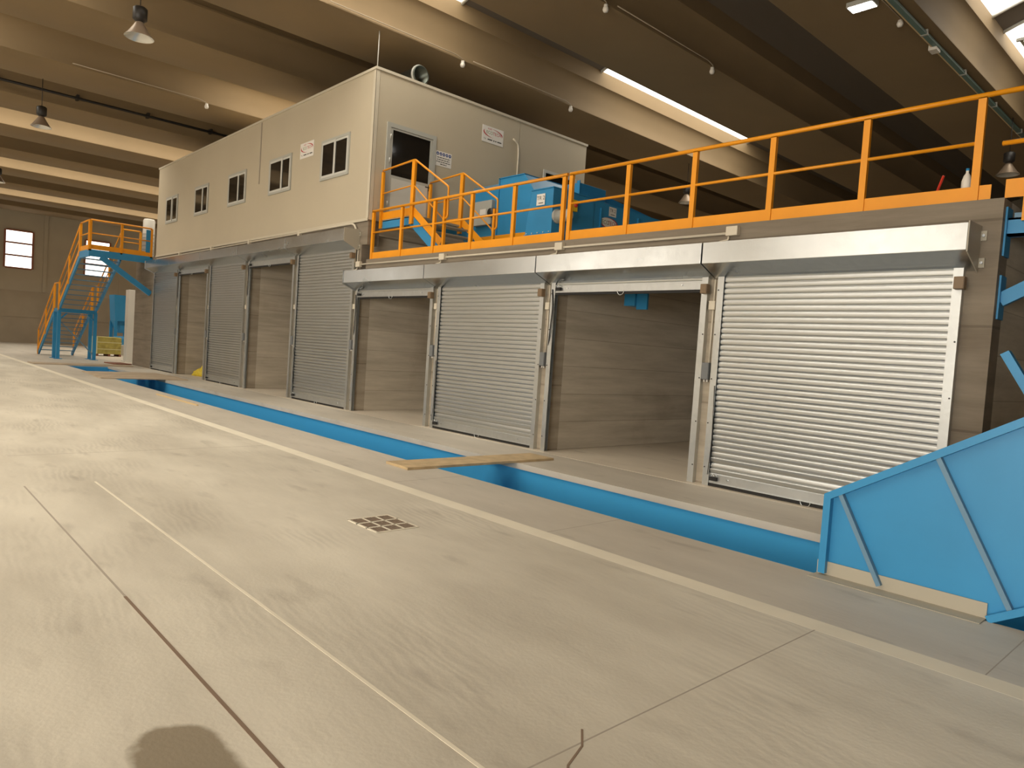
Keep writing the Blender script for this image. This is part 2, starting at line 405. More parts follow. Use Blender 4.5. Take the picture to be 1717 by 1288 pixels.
for x0, w_ in ((-15.5, 7.5), (-31.5, 12.0), (-52, 8.0)):
    hall_window((x0, HY0, 0), (1,0,0), w_, 4.8, 8.4, 2, int(w_/1.5), (0,1,0))
hall_window((-4, HY0, 0), (1,0,0), 12.0, 0.05, 5.0, 1, 2, (0,1,0), 'door_fill_glow', 'door')  # glowing doorway panel added behind the camera to light the bays and front

# roof: wing beams running across the hall, arched sheets and roof lights in the gaps
PIT = 4.61
half = [(0.0, 0.0), (0.10, 0.045), (0.10, 0.08), (0.05, 0.20), (0.06, 0.42), (0.09, 0.64), (0.15, 0.80), (0.21, 0.87), (0.26, 0.90), (0.26, 0.95), (0.22, 0.97), (0.22, 1.35), (0.12, 1.35), (0.12, 1.02)]
FW = 1.87
prof = half + [(-FW-a, b) for a, b in reversed(half)]
ceiling = struct('ceiling', MB().box((HX0, HY0, 10.55), (HX1, HY1, 10.7)), 'roof_sheet')
bm_y0, bm_y1 = HY0, HY1
for k in range(-4, 12):
    X = -5.47-PIT*k
    if X > HX1+1 or X-FW-0.4 < HX0-0.6: continue
    rb_ = obj('roof_beam', MB().prism([(X+a, ZB+b) for a, b in prof], bm_y0, bm_y1), 'beam_concrete', ceiling)
    for p in rb_.data.polygons: p.use_smooth = True
    rb_.data.set_sharp_from_angle(angle=0.62)
LIT = {0: [(-13, 1.5), (17.2, 19.2), (20.2, 22.6)], 1: [(-13, 3)], 2: [(-13, 10.8), (16.1, 24.6)], 3: [(-13, 3)], 4: [(-13, 2), (8.5, 26)], 5: [(-13, 1)], 6: [(-13, 36)], 8: [(-13, 36)], 10: [(-13, 36)]}  # odd gaps and some runs behind the camera: unseen, added to brighten the floor
def arch(xa, xb, y0, y1, z, rise, n=8):
    b = MB()
    pts = [(xa+(xb-xa)*i/n, z+rise*math.sin(math.pi*i/n)) for i in range(n+1)]
    for (a, za), (c, zc) in zip(pts, pts[1:]):
        b.quad((a, y0, za), (c, y0, zc), (c, y1, zc), (a, y1, za)); b.sm[-1] = True
    return b
nsk = 100
for k in range(-4, 12):
    X = -5.47-PIT*k; xa, xb = X+0.17, X+PIT-FW-0.17
    if xa > HX1 or xb < HX0: continue
    segs = LIT.get(k, []); y = HY0
    for (a, b) in segs+[(HY1, HY1)]:
        if a > y: obj('roof_sheet', arch(xa, xb, y, a, ZB+1.33, 0.30), 'roof_sheet', ceiling)
        if b > a:
            nsk += 1
            s = struct('window_%d' % nsk, arch(xa, xb, a, b, ZB+1.33, 0.30), 'skylight_sheet')
            for yy in (a, b):
                p = [(xa+(xb-xa)*i/8, yy, ZB+1.31+0.30*math.sin(math.pi*i/8)) for i in range(9)]
                obj('curb_rib', MB().tube(p, 0.05, 6), 'alu_light', s)
        y = b
# an opened vent sash in the roof light over the deck
sx = -5.47+0.45
vs = MB()
for p, q in (((sx, 20.4, 9.95), (sx+1.5, 20.4, 9.95)), ((sx, 22.3, 9.95), (sx+1.5, 22.3, 9.95)), ((sx+0.1, 20.4, 9.95), (sx+0.1, 22.3, 9.95)), ((sx+1.4, 20.4, 9.95), (sx+1.4, 22.3, 9.95)), ((sx+0.75, 20.4, 9.95), (sx+0.75, 22.3, 9.95)), ((sx+0.3, 20.9, 9.95), (sx+1.2, 21.9, 9.7))):
    vs.bar(p, q, 0.07, 0.07)
tag(obj('vent_sash', vs, 'alu_light', base=(sx, 20.4, 9.9)), 'pale metal vent sash hanging open in the roof light above the orange railing', 'window sash')

# ------------------------------------------------------------------ concrete block with nine bays
ZR, ZL = 3.53, 4.45
# inner edges of the nine openings (between the guide rails)
DOORS = [(-30.35, -27.66, 1), (-27.40, -24.52, 0), (-24.22, -21.40, 1), (-21.05, -18.10, 0), (-17.82, -14.98, 1),
         (-14.70, -11.77, 1-1), (-11.48, -8.61, 1), (-8.31, -5.46, 0), (-5.18, -2.42, 1)]
XE0, XE1 = -33.2, -2.07
wf = MB(); ff = MB()
edges = [XE0]+[v for d in DOORS for v in (d[0]-0.03, d[1]+0.03)]+[XE1]
for i in range(0, len(edges), 2):
    low = 3.88 if i < 10 else 2.96
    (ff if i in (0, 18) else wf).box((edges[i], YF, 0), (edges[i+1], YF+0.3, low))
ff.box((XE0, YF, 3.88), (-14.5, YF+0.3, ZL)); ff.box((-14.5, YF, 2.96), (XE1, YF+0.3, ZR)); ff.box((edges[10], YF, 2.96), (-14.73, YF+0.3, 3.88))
front = struct('wall_front', wf, 'pillar_concrete')
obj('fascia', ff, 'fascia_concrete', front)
YB = 21.0
for j in range(len(DOORS)-1):
    xm0, xm1 = DOORS[j][1]+0.03, DOORS[j+1][0]-0.03
    struct('wall_bay_%d' % (j+1), MB().box((xm0, YF+0.3, 0.003), (xm1, YB, (4.12 if j < 5 else 3.22))), 'cast_concrete')
struct('wall_end_right', MB().box((DOORS[-1][1]+0.03, YF+0.3, 0.003), (XE1, YB, 3.22)), 'cast_concrete')
struct('wall_end_left', MB().box((XE0, YF+0.3, 0.003), (DOORS[0][0]-0.03, YB, 4.12)), 'cast_concrete')
struct('wall_bays_back', MB().box((XE0, YB, 0.003), (XE1, YB+0.25, 3.22)), 'cast_concrete')
struct('floor_deck', MB().box((-14.5, YF+0.3, 3.22), (XE1, YB+0.25, ZR)), 'apron_concrete')
struct('floor_upper_deck', MB().box((XE0, YF+0.3, 4.12), (-14.5, YB+0.25, ZL)), 'pillar_concrete')

# ================================================================== ROLLER SHUTTERS
P_ = 0.0755
def slat_mesh():
    b = MB()
    pr = [(0.012, 0.0), (-0.004, 0.0), (-0.0070, 0.004), (-0.0088, 0.020), (-0.0092, 0.036), (-0.0088, 0.052), (-0.0068, 0.063), (-0.003, 0.066), (0.014, 0.0665), (0.014, 0.0755)]
    n = len(pr)
    for x in (-0.5, 0.5):
        for y, z in pr: b.v.append((x, y, z))
    for i in range(n-1): b.f.append((i, n+i, n+i+1, i+1)); b.sm.append(1 <= i < 7)
    me = bpy.data.meshes.new('slat'); me.from_pydata(b.v, [], b.f); me.polygons.foreach_set('use_smooth', b.sm)
    me.materials.append(MATS['galvanised_slat']); me.update(); return me
SLAT = slat_mesh()
YC = YF-0.045     # curtain
def ring(c, r, t, a0=180, a1=360, n=10):
    return [(c[0]+r*math.cos(math.radians(a0+(a1-a0)*i/n)), c[1], c[2]+r*math.sin(math.radians(a0+(a1-a0)*i/n))) for i in range(n+1)]

LAB = [
 'tall galvanised roller shutter, closed, at the end beside the steel staircase',
 'tall galvanised roller shutter, rolled up, with a yellow bag lying in its bay',
 'tall galvanised roller shutter, closed, between the two open tall bays',
 'tall galvanised roller shutter, rolled up over an empty bay below the site office',
 'tall galvanised roller shutter, closed, next to the step down to the low shutters',
 'low galvanised roller shutter, rolled up, first after the tall shutters',
 'low galvanised roller shutter, closed, between the two open low bays',
 'low galvanised roller shutter, rolled up, showing a blue chute inside its bay',
 'low galvanised roller shutter, closed, behind the blue inclined conveyor']
HOODX = [-30.45, -27.53, -24.37, -21.22, -17.96, -14.84]
HOODX2 = [-14.80, -11.62, -8.46, -5.32, -2.25]
for j, (xa, xb, closed) in enumerate(DOORS):
    tall = j < 5
    zh = 3.76 if tall else 2.79           # underside of the hood at the wall
    xc = (xa+xb)/2; wd = xb-xa
    root = empty('roller_shutter', (xc, YF, 0), LAB[j], 'roller shutter')
    # hood
    hx0, hx1 = (HOODX[j], HOODX[j+1]) if tall else (HOODX2[j-5], HOODX2[j-4])
    z0, z1 = (3.94, 4.215) if tall else (2.955, 3.23)
    hood = obj('hood', MB().prism([(YF-0.005, zh), (YF-0.40, z0), (YF-0.40, z1), (YF-0.005, z1+0.01)], hx0+0.011, hx1-0.011, 'x'), 'galvanised', root, bevel=0.004)
    if j in (4, 8):
        obj('end_plate', MB().prism([(YF-0.004, zh-0.02), (YF-0.415, z0-0.02), (YF-0.415, z1+0.012), (YF-0.004, z1+0.025)], hx1-0.006, hx1+0.006, 'x'), 'steel_sheet', hood)
        for zz in (zh+0.03, z1-0.13): obj('wall_bracket', MB().box((hx1+0.007, YF-0.02, zz), (hx1+0.06, YF-0.002, zz+0.10)), 'steel_sheet', hood)
        for zz in (zh+0.08, z1-0.08): obj('bolt', MB().tube([(hx1+0.035, YF-0.02, zz), (hx1+0.035, YF-0.04, zz)], 0.016, 6), 'galvanised', hood)
    if j in (0, 5):
        obj('end_plate', MB().prism([(YF-0.004, zh-0.02), (YF-0.415, z0-0.02), (YF-0.415, z1+0.012), (YF-0.004, z1+0.025)], hx0-0.006, hx0+0.006, 'x'), 'galvanised_guide', hood)
    # guide rails: channels open towards the curtain
    for s, e in ((-1, xa), (1, xb)):
        g = MB()
        def gx(a): return e+s*a
        def bx(a0, a1, y0, y1):
            p, q = sorted((gx(a0), gx(a1))); g.box((p, y0, 0.004), (q, y1, zh+0.03))
        bx(-0.028, 0.066, YF-0.076, YF-0.071); bx(0.061, 0.066, YF-0.071, YF-0.006); bx(-0.028, 0.066, YF-0.006, YF-0.001)
        gr = obj('guide_rail', g, 'galvanised_guide', root)
        for q in range(5):
            zz = 0.25+q*(zh-0.4)/4
            if j > 4: obj('screw', MB().tube([(gx(0.045), YF-0.076, zz), (gx(0.045), YF-0.082, zz)], 0.010, 6), 'lamp_black', gr)
    # curtain and bottom bar
    zbar = 0.055 if closed else zh-0.13
    bar = obj('bottom_bar', MB().prism([(YC-0.016, zbar), (YC-0.016, zbar+0.115), (YC-0.008, zbar+0.125), (YC+0.012, zbar+0.125), (YC+0.012, zbar)], xa-0.015, xb+0.015, 'x').box((xa-0.01, YC-0.040, zbar-0.006), (xb+0.01, YC-0.010, zbar)), 'galvanised_guide', root)
    obj('rubber_seal', MB().box((xa-0.01, YC-0.028, zbar-0.045), (xb+0.01, YC+0.008, zbar-0.006)), 'rubber_black', bar)
    obj('pull_ring', MB().tube(ring((xc, YC-0.05, zbar+0.0), 0.062, 0), 0.006, 6), 'galvanised', bar)
    lt = MB().box((xa+0.05, YC-0.055, zbar+0.028), (xa+0.16, YC-0.014, zbar+0.078))
    obj('latch', lt, 'rubber_black', bar)
    obj('latch_bracket', MB().tube(ring((xa+0.08, YC-0.04, zbar+0.085), 0.035, 0, 0, 180), 0.007, 6).tube(ring((xa+0.14, YC-0.04, zbar+0.085), 0.022, 0, 0, 180), 0.006, 6).box((xa, YC-0.03, zbar+0.085), (xa+0.06, YC-0.012, zbar+0.10)), 'galvanised', bar)
    for xx in (xa+0.30, xb-0.35): obj('bolt', MB().tube([(xx, YC-0.012, zbar+0.062), (xx, YC-0.034, zbar+0.062)], 0.012, 8), 'galvanised', bar)
    z = zbar+0.122; q = 0
    while z < zh+0.02:
        rot = 0.0
        if closed and q < 4: rot = (0.13, -0.16, 0.12, -0.06)[q]
        elif closed: rot = random.uniform(-0.006, 0.006)
        place(SLAT, 'slat', (xc, YC, z), root, (wd+0.03, 1, 1), (rot, 0, 0)); z += P_; q += 1
    # limit-switch box on the right-hand guide, near the top
    zs = zh-0.20
    sb = obj('switch_box', MB().box((xb+0.005, YF-0.165, zs), (xb+0.105, YF-0.077, zs+0.13)), 'brown_plastic', root, bevel=0.006)
    obj('box_lid', MB().box((xb+0.012, YF-0.172, zs+0.008), (xb+0.098, YF-0.165, zs+0.122)), 'brown_plastic', sb)
    # slack signal cable hanging down beside the left guide
    if closed:
        obj('signal_cable', MB().tube(bend([(xa+0.02, YC-0.05, zbar+0.10), (xa+0.045, YC-0.045, zbar+0.55), (xa+0.015, YC-0.04, zbar+1.3)], 0.3), 0.005, 5), 'cable_black', root)
    else:
        obj('signal_cable', MB().tube(bend([(xa-0.03, YF-0.085, zbar+0.05), (xa+0.012, YF-0.09, zbar-0.25), (xa-0.02, YF-0.095, zbar-0.75), (xa-0.085, YF-0.04, zbar-1.02)], 0.25), 0.010, 6), 'cable_black', root)

# wall-mounted switch sets on the pillars
for j, (xp, who) in enumerate(((-27.53, 'left of the bay with the yellow bag'), (-24.37, 'right of the bay with the yellow bag'), (-21.24, 'left of the empty tall bay'), (-17.96, 'right of the empty tall bay'), (-14.86, 'where tall and low shutters meet'), (-11.64, 'right of the first open low bay'), (-8.475, 'left of the bay with the blue chute'), (-5.33, 'right of the bay with the blue chute'))):
    zj = 2.44
    r = empty('control_box', (xp, YF, 1.42), 'grey control box on the pillar '+who, 'control box')
    obj('enclosure', MB().box((xp-0.055, YF-0.085, 1.43), (xp+0.055, YF-0.001, 1.66)), 'grey_plastic', r, bevel=0.006)
    obj('enclosure_lid', MB().box((xp-0.05, YF-0.094, 1.437), (xp+0.05, YF-0.085, 1.653)), 'grey_plastic', r)
    obj('cable_gland', MB().tube([(xp-0.025, YF-0.045, 1.43), (xp-0.025, YF-0.045, 1.395)], 0.014, 8).tube([(xp+0.02, YF-0.045, 1.43), (xp+0.02, YF-0.045, 1.395)], 0.014, 8), 'white_plastic', r)
    obj('conduit', MB().tube([(xp+0.015, YF-0.022, 1.66), (xp+0.015, YF-0.022, zj)], 0.012, 8), 'pvc_cream', r)
    obj('junction_box', MB().box((xp-0.045, YF-0.055, zj-0.06), (xp+0.05, YF-0.001, zj+0.06)), 'pvc_cream', r, bevel=0.006)
    obj('conduit', MB().tube([(xp+0.015, YF-0.022, zj+0.06), (xp+0.015, YF-0.022, (3.76 if j < 5 else 2.79))], 0.012, 8), 'pvc_cream', r)

# conduit along the fascias
cz = 3.40
c1 = empty('conduit_run', (-14.8, YF, cz), 'cream plastic conduit with junction boxes along the fascia above the low shutters', 'conduit')
obj('conduit', MB().tube(bend([(-5.12, YF-0.03, cz), (-14.72, YF-0.03, cz+0.02)]), 0.019, 8), 'pvc_cream', c1)
for xx in (-5.10, -8.28, -11.5, -14.75):
    obj('junction_box', MB().box((xx-0.085, YF-0.085, cz-0.04), (xx+0.085, YF-0.001, cz+0.085)), 'pvc_cream', c1, bevel=0.008)
    obj('conduit', MB().tube(bend([(xx-0.06, YF-0.045, cz-0.04), (xx-0.06, YF-0.045, cz-0.09), (xx-0.16, YF-0.09, cz-0.115)], 0.05), 0.012, 6), 'pvc_cream', c1)
c2 = empty('conduit_run', (-30, YF, 4.36), 'cream plastic conduit bending down at the step above the tall shutters', 'conduit')
obj('conduit', MB().tube(bend([(-30.2, YF-0.05, 4.33), (-14.93, YF-0.05, 4.40), (-14.93, YF-0.05, 3.46)], 0.3, 8), 0.024, 8), 'pvc_cream', c2)
for xx in (-27.5, -24.3, -21.2, -17.9): obj('pipe_clip', MB().box((xx-0.05, YF-0.085, 4.30), (xx+0.05, YF-0.001, 4.43)), 'pvc_cream', c2, bevel=0.006)

# ================================================================== PIT CONVEYOR
tr = empty('conveyor_trough', (PX0, PY0, -1.2), 'long blue steel trough sunk in the floor in front of the shutters', 'conveyor trough')
obj('far_side', MB().box((PX0, PY1, -1.2), (PX1, PY1+0.02, -0.086)), 'blue_lining', tr)
obj('near_side', MB().box((PX0, PY0-0.02, -1.2), (PX1, PY0, -0.004)), 'blue_lining', tr)
obj('trough_bottom', MB().box((PX0, PY0-0.02, -1.22), (PX1, PY1+0.02, -1.2)), 'blue_lining', tr)
obj('end_plate', MB().box((PX0-0.02, PY0, -1.2), (PX0, PY1, -0.03)).box((PX1, PY0, -1.2), (PX1+0.02, PY1, -0.03)), 'blue_lining', tr)
for k in range(9):
    xx = PX0+1.5+k*3.4
    obj('cross_tie', MB().box((xx-0.04, PY0, -0.95), (xx+0.04, PY1, -0.87)), 'blue_lining', tr)

# inclined conveyor rising out of the pit
SL = math.tan(math.radians(31.0)); ca, sa = math.cos(math.radians(31)), math.sin(math.radians(31))
ic = empty('inclined_conveyor', (-2.4, 5.78, 0), 'blue steel inclined conveyor casing rising out of the pit, with sloping ribs', 'conveyor')
def top_z(x): return 0.64+SL*(x+2.40)
def low_z(x): return SL*(x+1.27)
XH = 6.5
for y in (5.78, 7.12):
    obj('side_plate', MB().prism([(-2.40, 0.64), (-2.40, -1.1), (-1.27-1.1/SL*0+0.0, -1.1), (-1.27, 0.0), (XH, low_z(XH)), (XH, top_z(XH))], y-0.004, y+0.004), 'blue_paint', ic)
    s = -1 if y < 6 else 1
    obj('top_flange', MB().bar((-2.41, y+s*0.030, 0.635), (XH, y+s*0.030, top_z(XH)-0.005), 0.062, 0.055), 'blue_paint', ic)
    obj('front_flange', MB().box((-2.425, y+min(0, s*0.062), 0.02), (-2.37, y+max(0, s*0.062), 0.655)), 'blue_paint', ic)
    obj('low_flange', MB().bar((-1.25, y+s*0.035, 0.012), (XH, y+s*0.035, low_z(XH)), 0.07, 0.05), 'blue_paint', ic)
for x0 in (-2.30, -1.64, -0.75, 0.2, 1.2, 2.2):
    zt = top_z(x0)-0.03; d = 0.72 if x0 < -2 else 1.12
    x1 = x0+d*0.47; z1_ = max(zt-d*0.88, 0.006)
    obj('rib', MB().bar((x0, 5.78-0.034, zt), (x1, 5.78-0.034, z1_), 0.046, 0.034, (1,0,0)), 'blue_paint_grey', ic)
obj('casing_floor', MB().prism([(-1.27, 0.0), (XH, low_z(XH)), (XH, low_z(XH)+0.02), (-1.27, 0.02)], 5.784, 7.116), 'blue_paint', ic)
obj('cross_end', MB().box((-2.405, 5.784, -1.1), (-2.395, 7.116, -0.35)), 'blue_paint', ic)
obj('side_arm', MB().bar((-1.62, 7.16, 1.90), (-1.16, 7.16, 1.14), 0.09, 0.07, (1,0,0)).bar((-1.22, 7.16, 1.24), (-0.9, 7.16, 1.62), 0.09, 0.07, (1,0,0)), 'blue_paint', ic)
obj('support_leg', MB().box((4.2, 5.80, 0), (4.32, 5.92, low_z(4.26))).box((4.2, 6.98, 0), (4.32, 7.10, low_z(4.26))), 'blue_paint', ic)
kp = obj('kick_plate', MB().box((-2.45, 5.762, 0.001), (-1.265, 5.768, 0.112)).box((-2.45, 5.60, 0.001), (-1.265, 5.762, 0.006)), 'steel_sheet', ic)

# boards laid over the pit and lying about
def board(x0, x1, y0, y1, th, label, rot=0.0, mat='plywood', z=0.0, cat='board', group=None):
    c = ((x0+x1)/2, (y0+y1)/2, z)
    o = obj('wooden_board', MB().box((x0, y0, z), (x1, y1, z+th)), mat, base=c, bevel=0.003)
    o.rotation_euler.z = rot
    return tag(o, label, cat, group)
board(-8.10, -7.56, 5.27, 7.92, 0.035, 'single plywood board bridging the blue trough in front of an open bay', -0.03)
for k, (x0, x1, y0, y1) in enumerate(((-25.0, -24.0, 5.35, 7.85), (-26.1, -25.06, 5.45, 7.9), (-27.3, -26.2, 5.5, 7.8))):
    board(x0, x1, y0, y1, 0.03, ['plywood board over the trough, edging the long open stretch of the pit', 'plywood board over the trough, the middle one of three side by side', 'plywood board over the trough, edging the short open stretch of the pit'][k], 0.01*k, 'plywood_grey')
board(-32.4, -31.3, 4.7, 8.1, 0.03, 'plywood board lying flat across the far end of the trough', 0.02, 'plywood_grey')
board(-34.2, -32.9, 7.75, 8.4, 0.04, 'reddish brown board lying on the floor near the white column', 0.1, 'red_brown')
board(-18.6, -15.9, 5.37, 5.41, 0.03, 'thin pale wooden lath lying on the slab beside the trough', 0.02, 'plywood_edge', cat='lath')

# floor drain: frame with nine square grids
dx, dy = -5.39, 3.50; dg = empty('floor_drain', (dx, dy, 0), 'rusty square floor drain with nine small grids in the concrete floor', 'drain')
dw, dh = 0.50, 0.42
fr = MB()
for i in range(4):
    xx = dx-dw/2+dw*i/3; fr.box((xx-0.010, dy-dh/2-0.010, 0.0), (xx+0.010, dy+dh/2+0.010, 0.006))
    yy = dy-dh/2+dh*i/3; fr.box((dx-dw/2, yy-0.010, 0.0), (dx+dw/2, yy+0.010, 0.006))
obj('drain_frame', fr, 'joint_band', dg)
gm = MB(); gw, gh = dw/3-0.022, dh/3-0.022
gm.box((-gw/2, -gh/2, 0.0005), (gw/2, gh/2, 0.0015))
for i in range(6):
    xx = -gw/2+gw*(i+0.5)/6; gm.box((xx-0.006, -gh/2, 0.0015), (xx+0.006, gh/2, 0.005))
for i in range(4):
    yy = -gh/2+gh*(i+0.5)/4; gm.box((-gw/2, yy-0.006, 0.0015), (gw/2, yy+0.006, 0.0045))
GM = gm.mesh('grid', 'grate_iron')
for i in range(3):
    for q in range(3):
        place(GM, 'grid', (dx-dw/2+dw*(i+0.5)/3, dy-dh/2+dh*(q+0.5)/3, 0), dg)

# ================================================================== SITE OFFICE ON THE BLOCK
OX0, OX1, OY1, OZ1 = -30.5, -14.5, 15.72, 7.85
of = empty('site_office', (OX0, YF, ZL), 'long beige panel-built site office standing on the concrete block above the tall shutters', 'office cabin')
SEAM = -20.77
obj('wall_panel', MB().box((OX0, YF-0.012, ZL), (SEAM-0.001, YF+0.09, OZ1)), 'panel_beige', of)
obj('wall_panel', MB().box((SEAM+0.001, YF-0.012, ZL), (OX1, YF+0.09, OZ1)), 'panel_beige', of)
obj('wall_panel', MB().box((OX1-0.1, YF+0.09, ZL-0.0), (OX1+0.002, 13.02, OZ1)), 'panel_beige', of)
obj('wall_panel', MB().box((OX1-0.1, 13.035, ZL), (OX1+0.002, OY1, OZ1)), 'panel_beige', of)
obj('wall_panel', MB().box((OX0, YF+0.09, ZL), (OX0+0.1, OY1, OZ1)), 'panel_beige', of)
obj('wall_panel', MB().box((OX0, OY1-0.1, ZL), (OX1, OY1, OZ1)), 'panel_beige', of)
obj('roof_panel', MB().box((OX0-0.03, YF-0.035, OZ1), (OX1+0.03, OY1+0.03, OZ1+0.06)), 'trim_beige', of)
obj('corner_trim', MB().box((OX1-0.10, YF-0.018, ZL), (OX1+0.010, YF-0.012, OZ1)).box((OX1+0.002, YF-0.018, ZL), (OX1+0.010, YF+0.08, OZ1)), 'trim_beige', of)
obj('base_trim', MB().box((OX0, YF-0.03, ZL-0.03), (OX1, YF-0.012, ZL+0.03)), 'trim_beige', of)
obj('cable_strip', MB().box((SEAM-0.02, YF-0.035, 6.05), (SEAM+0.02, YF-0.012, OZ1-0.02)), 'joint_grey', of)
# sliding windows
for k, xw in enumerate((-29.42, -26.24, -23.15, -20.06, -16.94)):
    wv = 1.42 if k else 1.36
    if k == 1: wv = 1.32
    x0, x1, z0, z1 = xw, xw+wv, 5.62, 6.62
    y = YF-0.012
    f = MB()
    f.box((x0, y-0.03, z0), (x1, y, z0+0.06)); f.box((x0, y-0.03, z1-0.06), (x1, y, z1)); f.box((x0, y-0.03, z0+0.06), (x0+0.06, y, z1-0.06)); f.box((x1-0.06, y-0.03, z0+0.06), (x1, y, z1-0.06))
    wn = obj('window', f, 'alu_grey', of)
    xm = (x0+x1)/2; off = 0.0 if k in (0, 4) else 0.12
    for (a, b, dy_) in ((x0+0.06, xm+0.03+off, 0.022), (xm-0.03+ (0 if k == 4 else 0.1), x1-0.06, 0.010)):
        s_ = MB(); t = 0.055
        s_.box((a, y-dy_-0.006, z0+0.06), (b, y-dy_+0.006, z0+0.06+t)); s_.box((a, y-dy_-0.006, z1-0.06-t), (b, y-dy_+0.006, z1-0.06))
        s_.box((a, y-dy_-0.006, z0+0.06+t), (a+t*0.6, y-dy_+0.006, z1-0.06-t)); s_.box((b-t*1.5, y-dy_-0.006, z0+0.06+t), (b, y-dy_+0.006, z1-0.06-t))
        obj('sash', s_, 'alu_light', wn)
        obj('pane', MB().box((a+t*0.6, y-dy_-0.002, z0+0.06+t), (b-t*1.5, y-dy_+0.002, z1-0.06-t)), 'dark_glass', wn)
# door on the side wall
XS = OX1+0.002
DZ0 = 4.56
d = MB()
d.box((XS, 8.88, DZ0), (XS+0.035, 8.98, 6.76)); d.box((XS, 10.18, DZ0), (XS+0.035, 10.28, 6.76)); d.box((XS, 8.98, 6.66), (XS+0.035, 10.18, 6.76))
dr = obj('door_frame', d, 'alu_grey', of)
lf = MB(); a, b = 8.985, 10.175
lf.box((XS, a, DZ0+0.02), (XS+0.025, b, 5.57)); lf.box((XS, a, 5.57), (XS+0.025, a+0.06, 6.655)); lf.box((XS, b-0.06, 5.57), (XS+0.025, b, 6.655)); lf.box((XS, a+0.06, 6.61), (XS+0.025, b-0.06, 6.655))
dl = obj('door_leaf', lf, 'alu_grey', of)
obj('pane', MB().box((XS, a+0.06, 5.57), (XS+0.012, b-0.06, 6.61)), 'dark_glass', dl)
obj('handle', MB().tube(bend([(XS+0.025, b-0.03, 5.48), (XS+0.07, b-0.03, 5.48), (XS+0.07, b-0.17, 5.48)], 0.02), 0.014, 8).box((XS+0.025, b-0.055, 5.40), (XS+0.033, b-0.005, 5.54)), 'lamp_black', dl)
for zz in (6.45, 5.9, 4.9): obj('hinge', MB().tube([(XS+0.04, 8.98, zz-0.05), (XS+0.04, 8.98, zz+0.05)], 0.014, 6), 'alu_light', dl)
obj('door_panel', MB().box((XS+0.025, a+0.08, DZ0+0.12), (XS+0.030, b-0.08, 5.50)), 'alu_light', dl)
# second, half hidden door
d = MB(); d.box((XS, 14.0, ZL), (XS+0.035, 14.08, 6.80)); d.box((XS, 15.26, ZL), (XS+0.035, 15.34, 6.80)); d.box((XS, 14.08, 6.72), (XS+0.035, 15.26, 6.80))
d2 = obj('door_frame', d, 'alu_light', of)
obj('pane', MB().box((XS, 14.08, 5.0), (XS+0.012, 15.26, 6.72)), 'dark_glass', d2)
obj('door_leaf', MB().box((XS, 14.08, ZL), (XS+0.02, 15.26, 5.0)), 'alu_light', d2)
tag(obj('conduit_drop', MB().tube(bend([(XS+0.03, 12.78, 7.33), (XS+0.03, 12.97, 7.24), (XS+0.03, 13.0, 7.0), (XS+0.03, 13.0, 5.2)], 0.15), 0.022, 8), 'pvc_cream', base=(XS, 13.0, 5.2)), 'cream conduit running down the side wall of the site office', 'conduit')
# ventilation duct lying on the office roof
du = empty('roof_duct', (-15.4, 9.9, OZ1+0.06), 'round dark ventilation duct stub lying on the roof of the site office', 'duct')
obj('duct_tube', MB().lathe([(0.21, -3.0), (0.21, 0.0), (0.225, 0.0), (0.225, 0.03), (0.195, 0.03), (0.195, -0.3), (0.0, -0.3)], (-14.62, 9.80, OZ1+0.28), 24, 'x'), 'duct_dark', du)
obj('duct_collar', MB().lathe([(0.212, -0.06), (0.24, -0.06), (0.24, 0.0), (0.212, 0.0)], (-14.62, 9.80, OZ1+0.28), 24, 'x'), 'alu_grey', du)
obj('saddle', MB().box((-15.2, 9.6, OZ1+0.06), (-15.1, 10.0, OZ1+0.09)), 'alu_grey', du)
tag(obj('hanging_rod', MB().tube([(-14.75, YF+0.15, OZ1+0.06), (-14.75, YF+0.15, ZB+0.02)], 0.012, 6), 'alu_light', base=(-14.75, YF+0.15, OZ1+0.06)), 'thin pale rod between the office roof corner and the roof beams', 'rod')

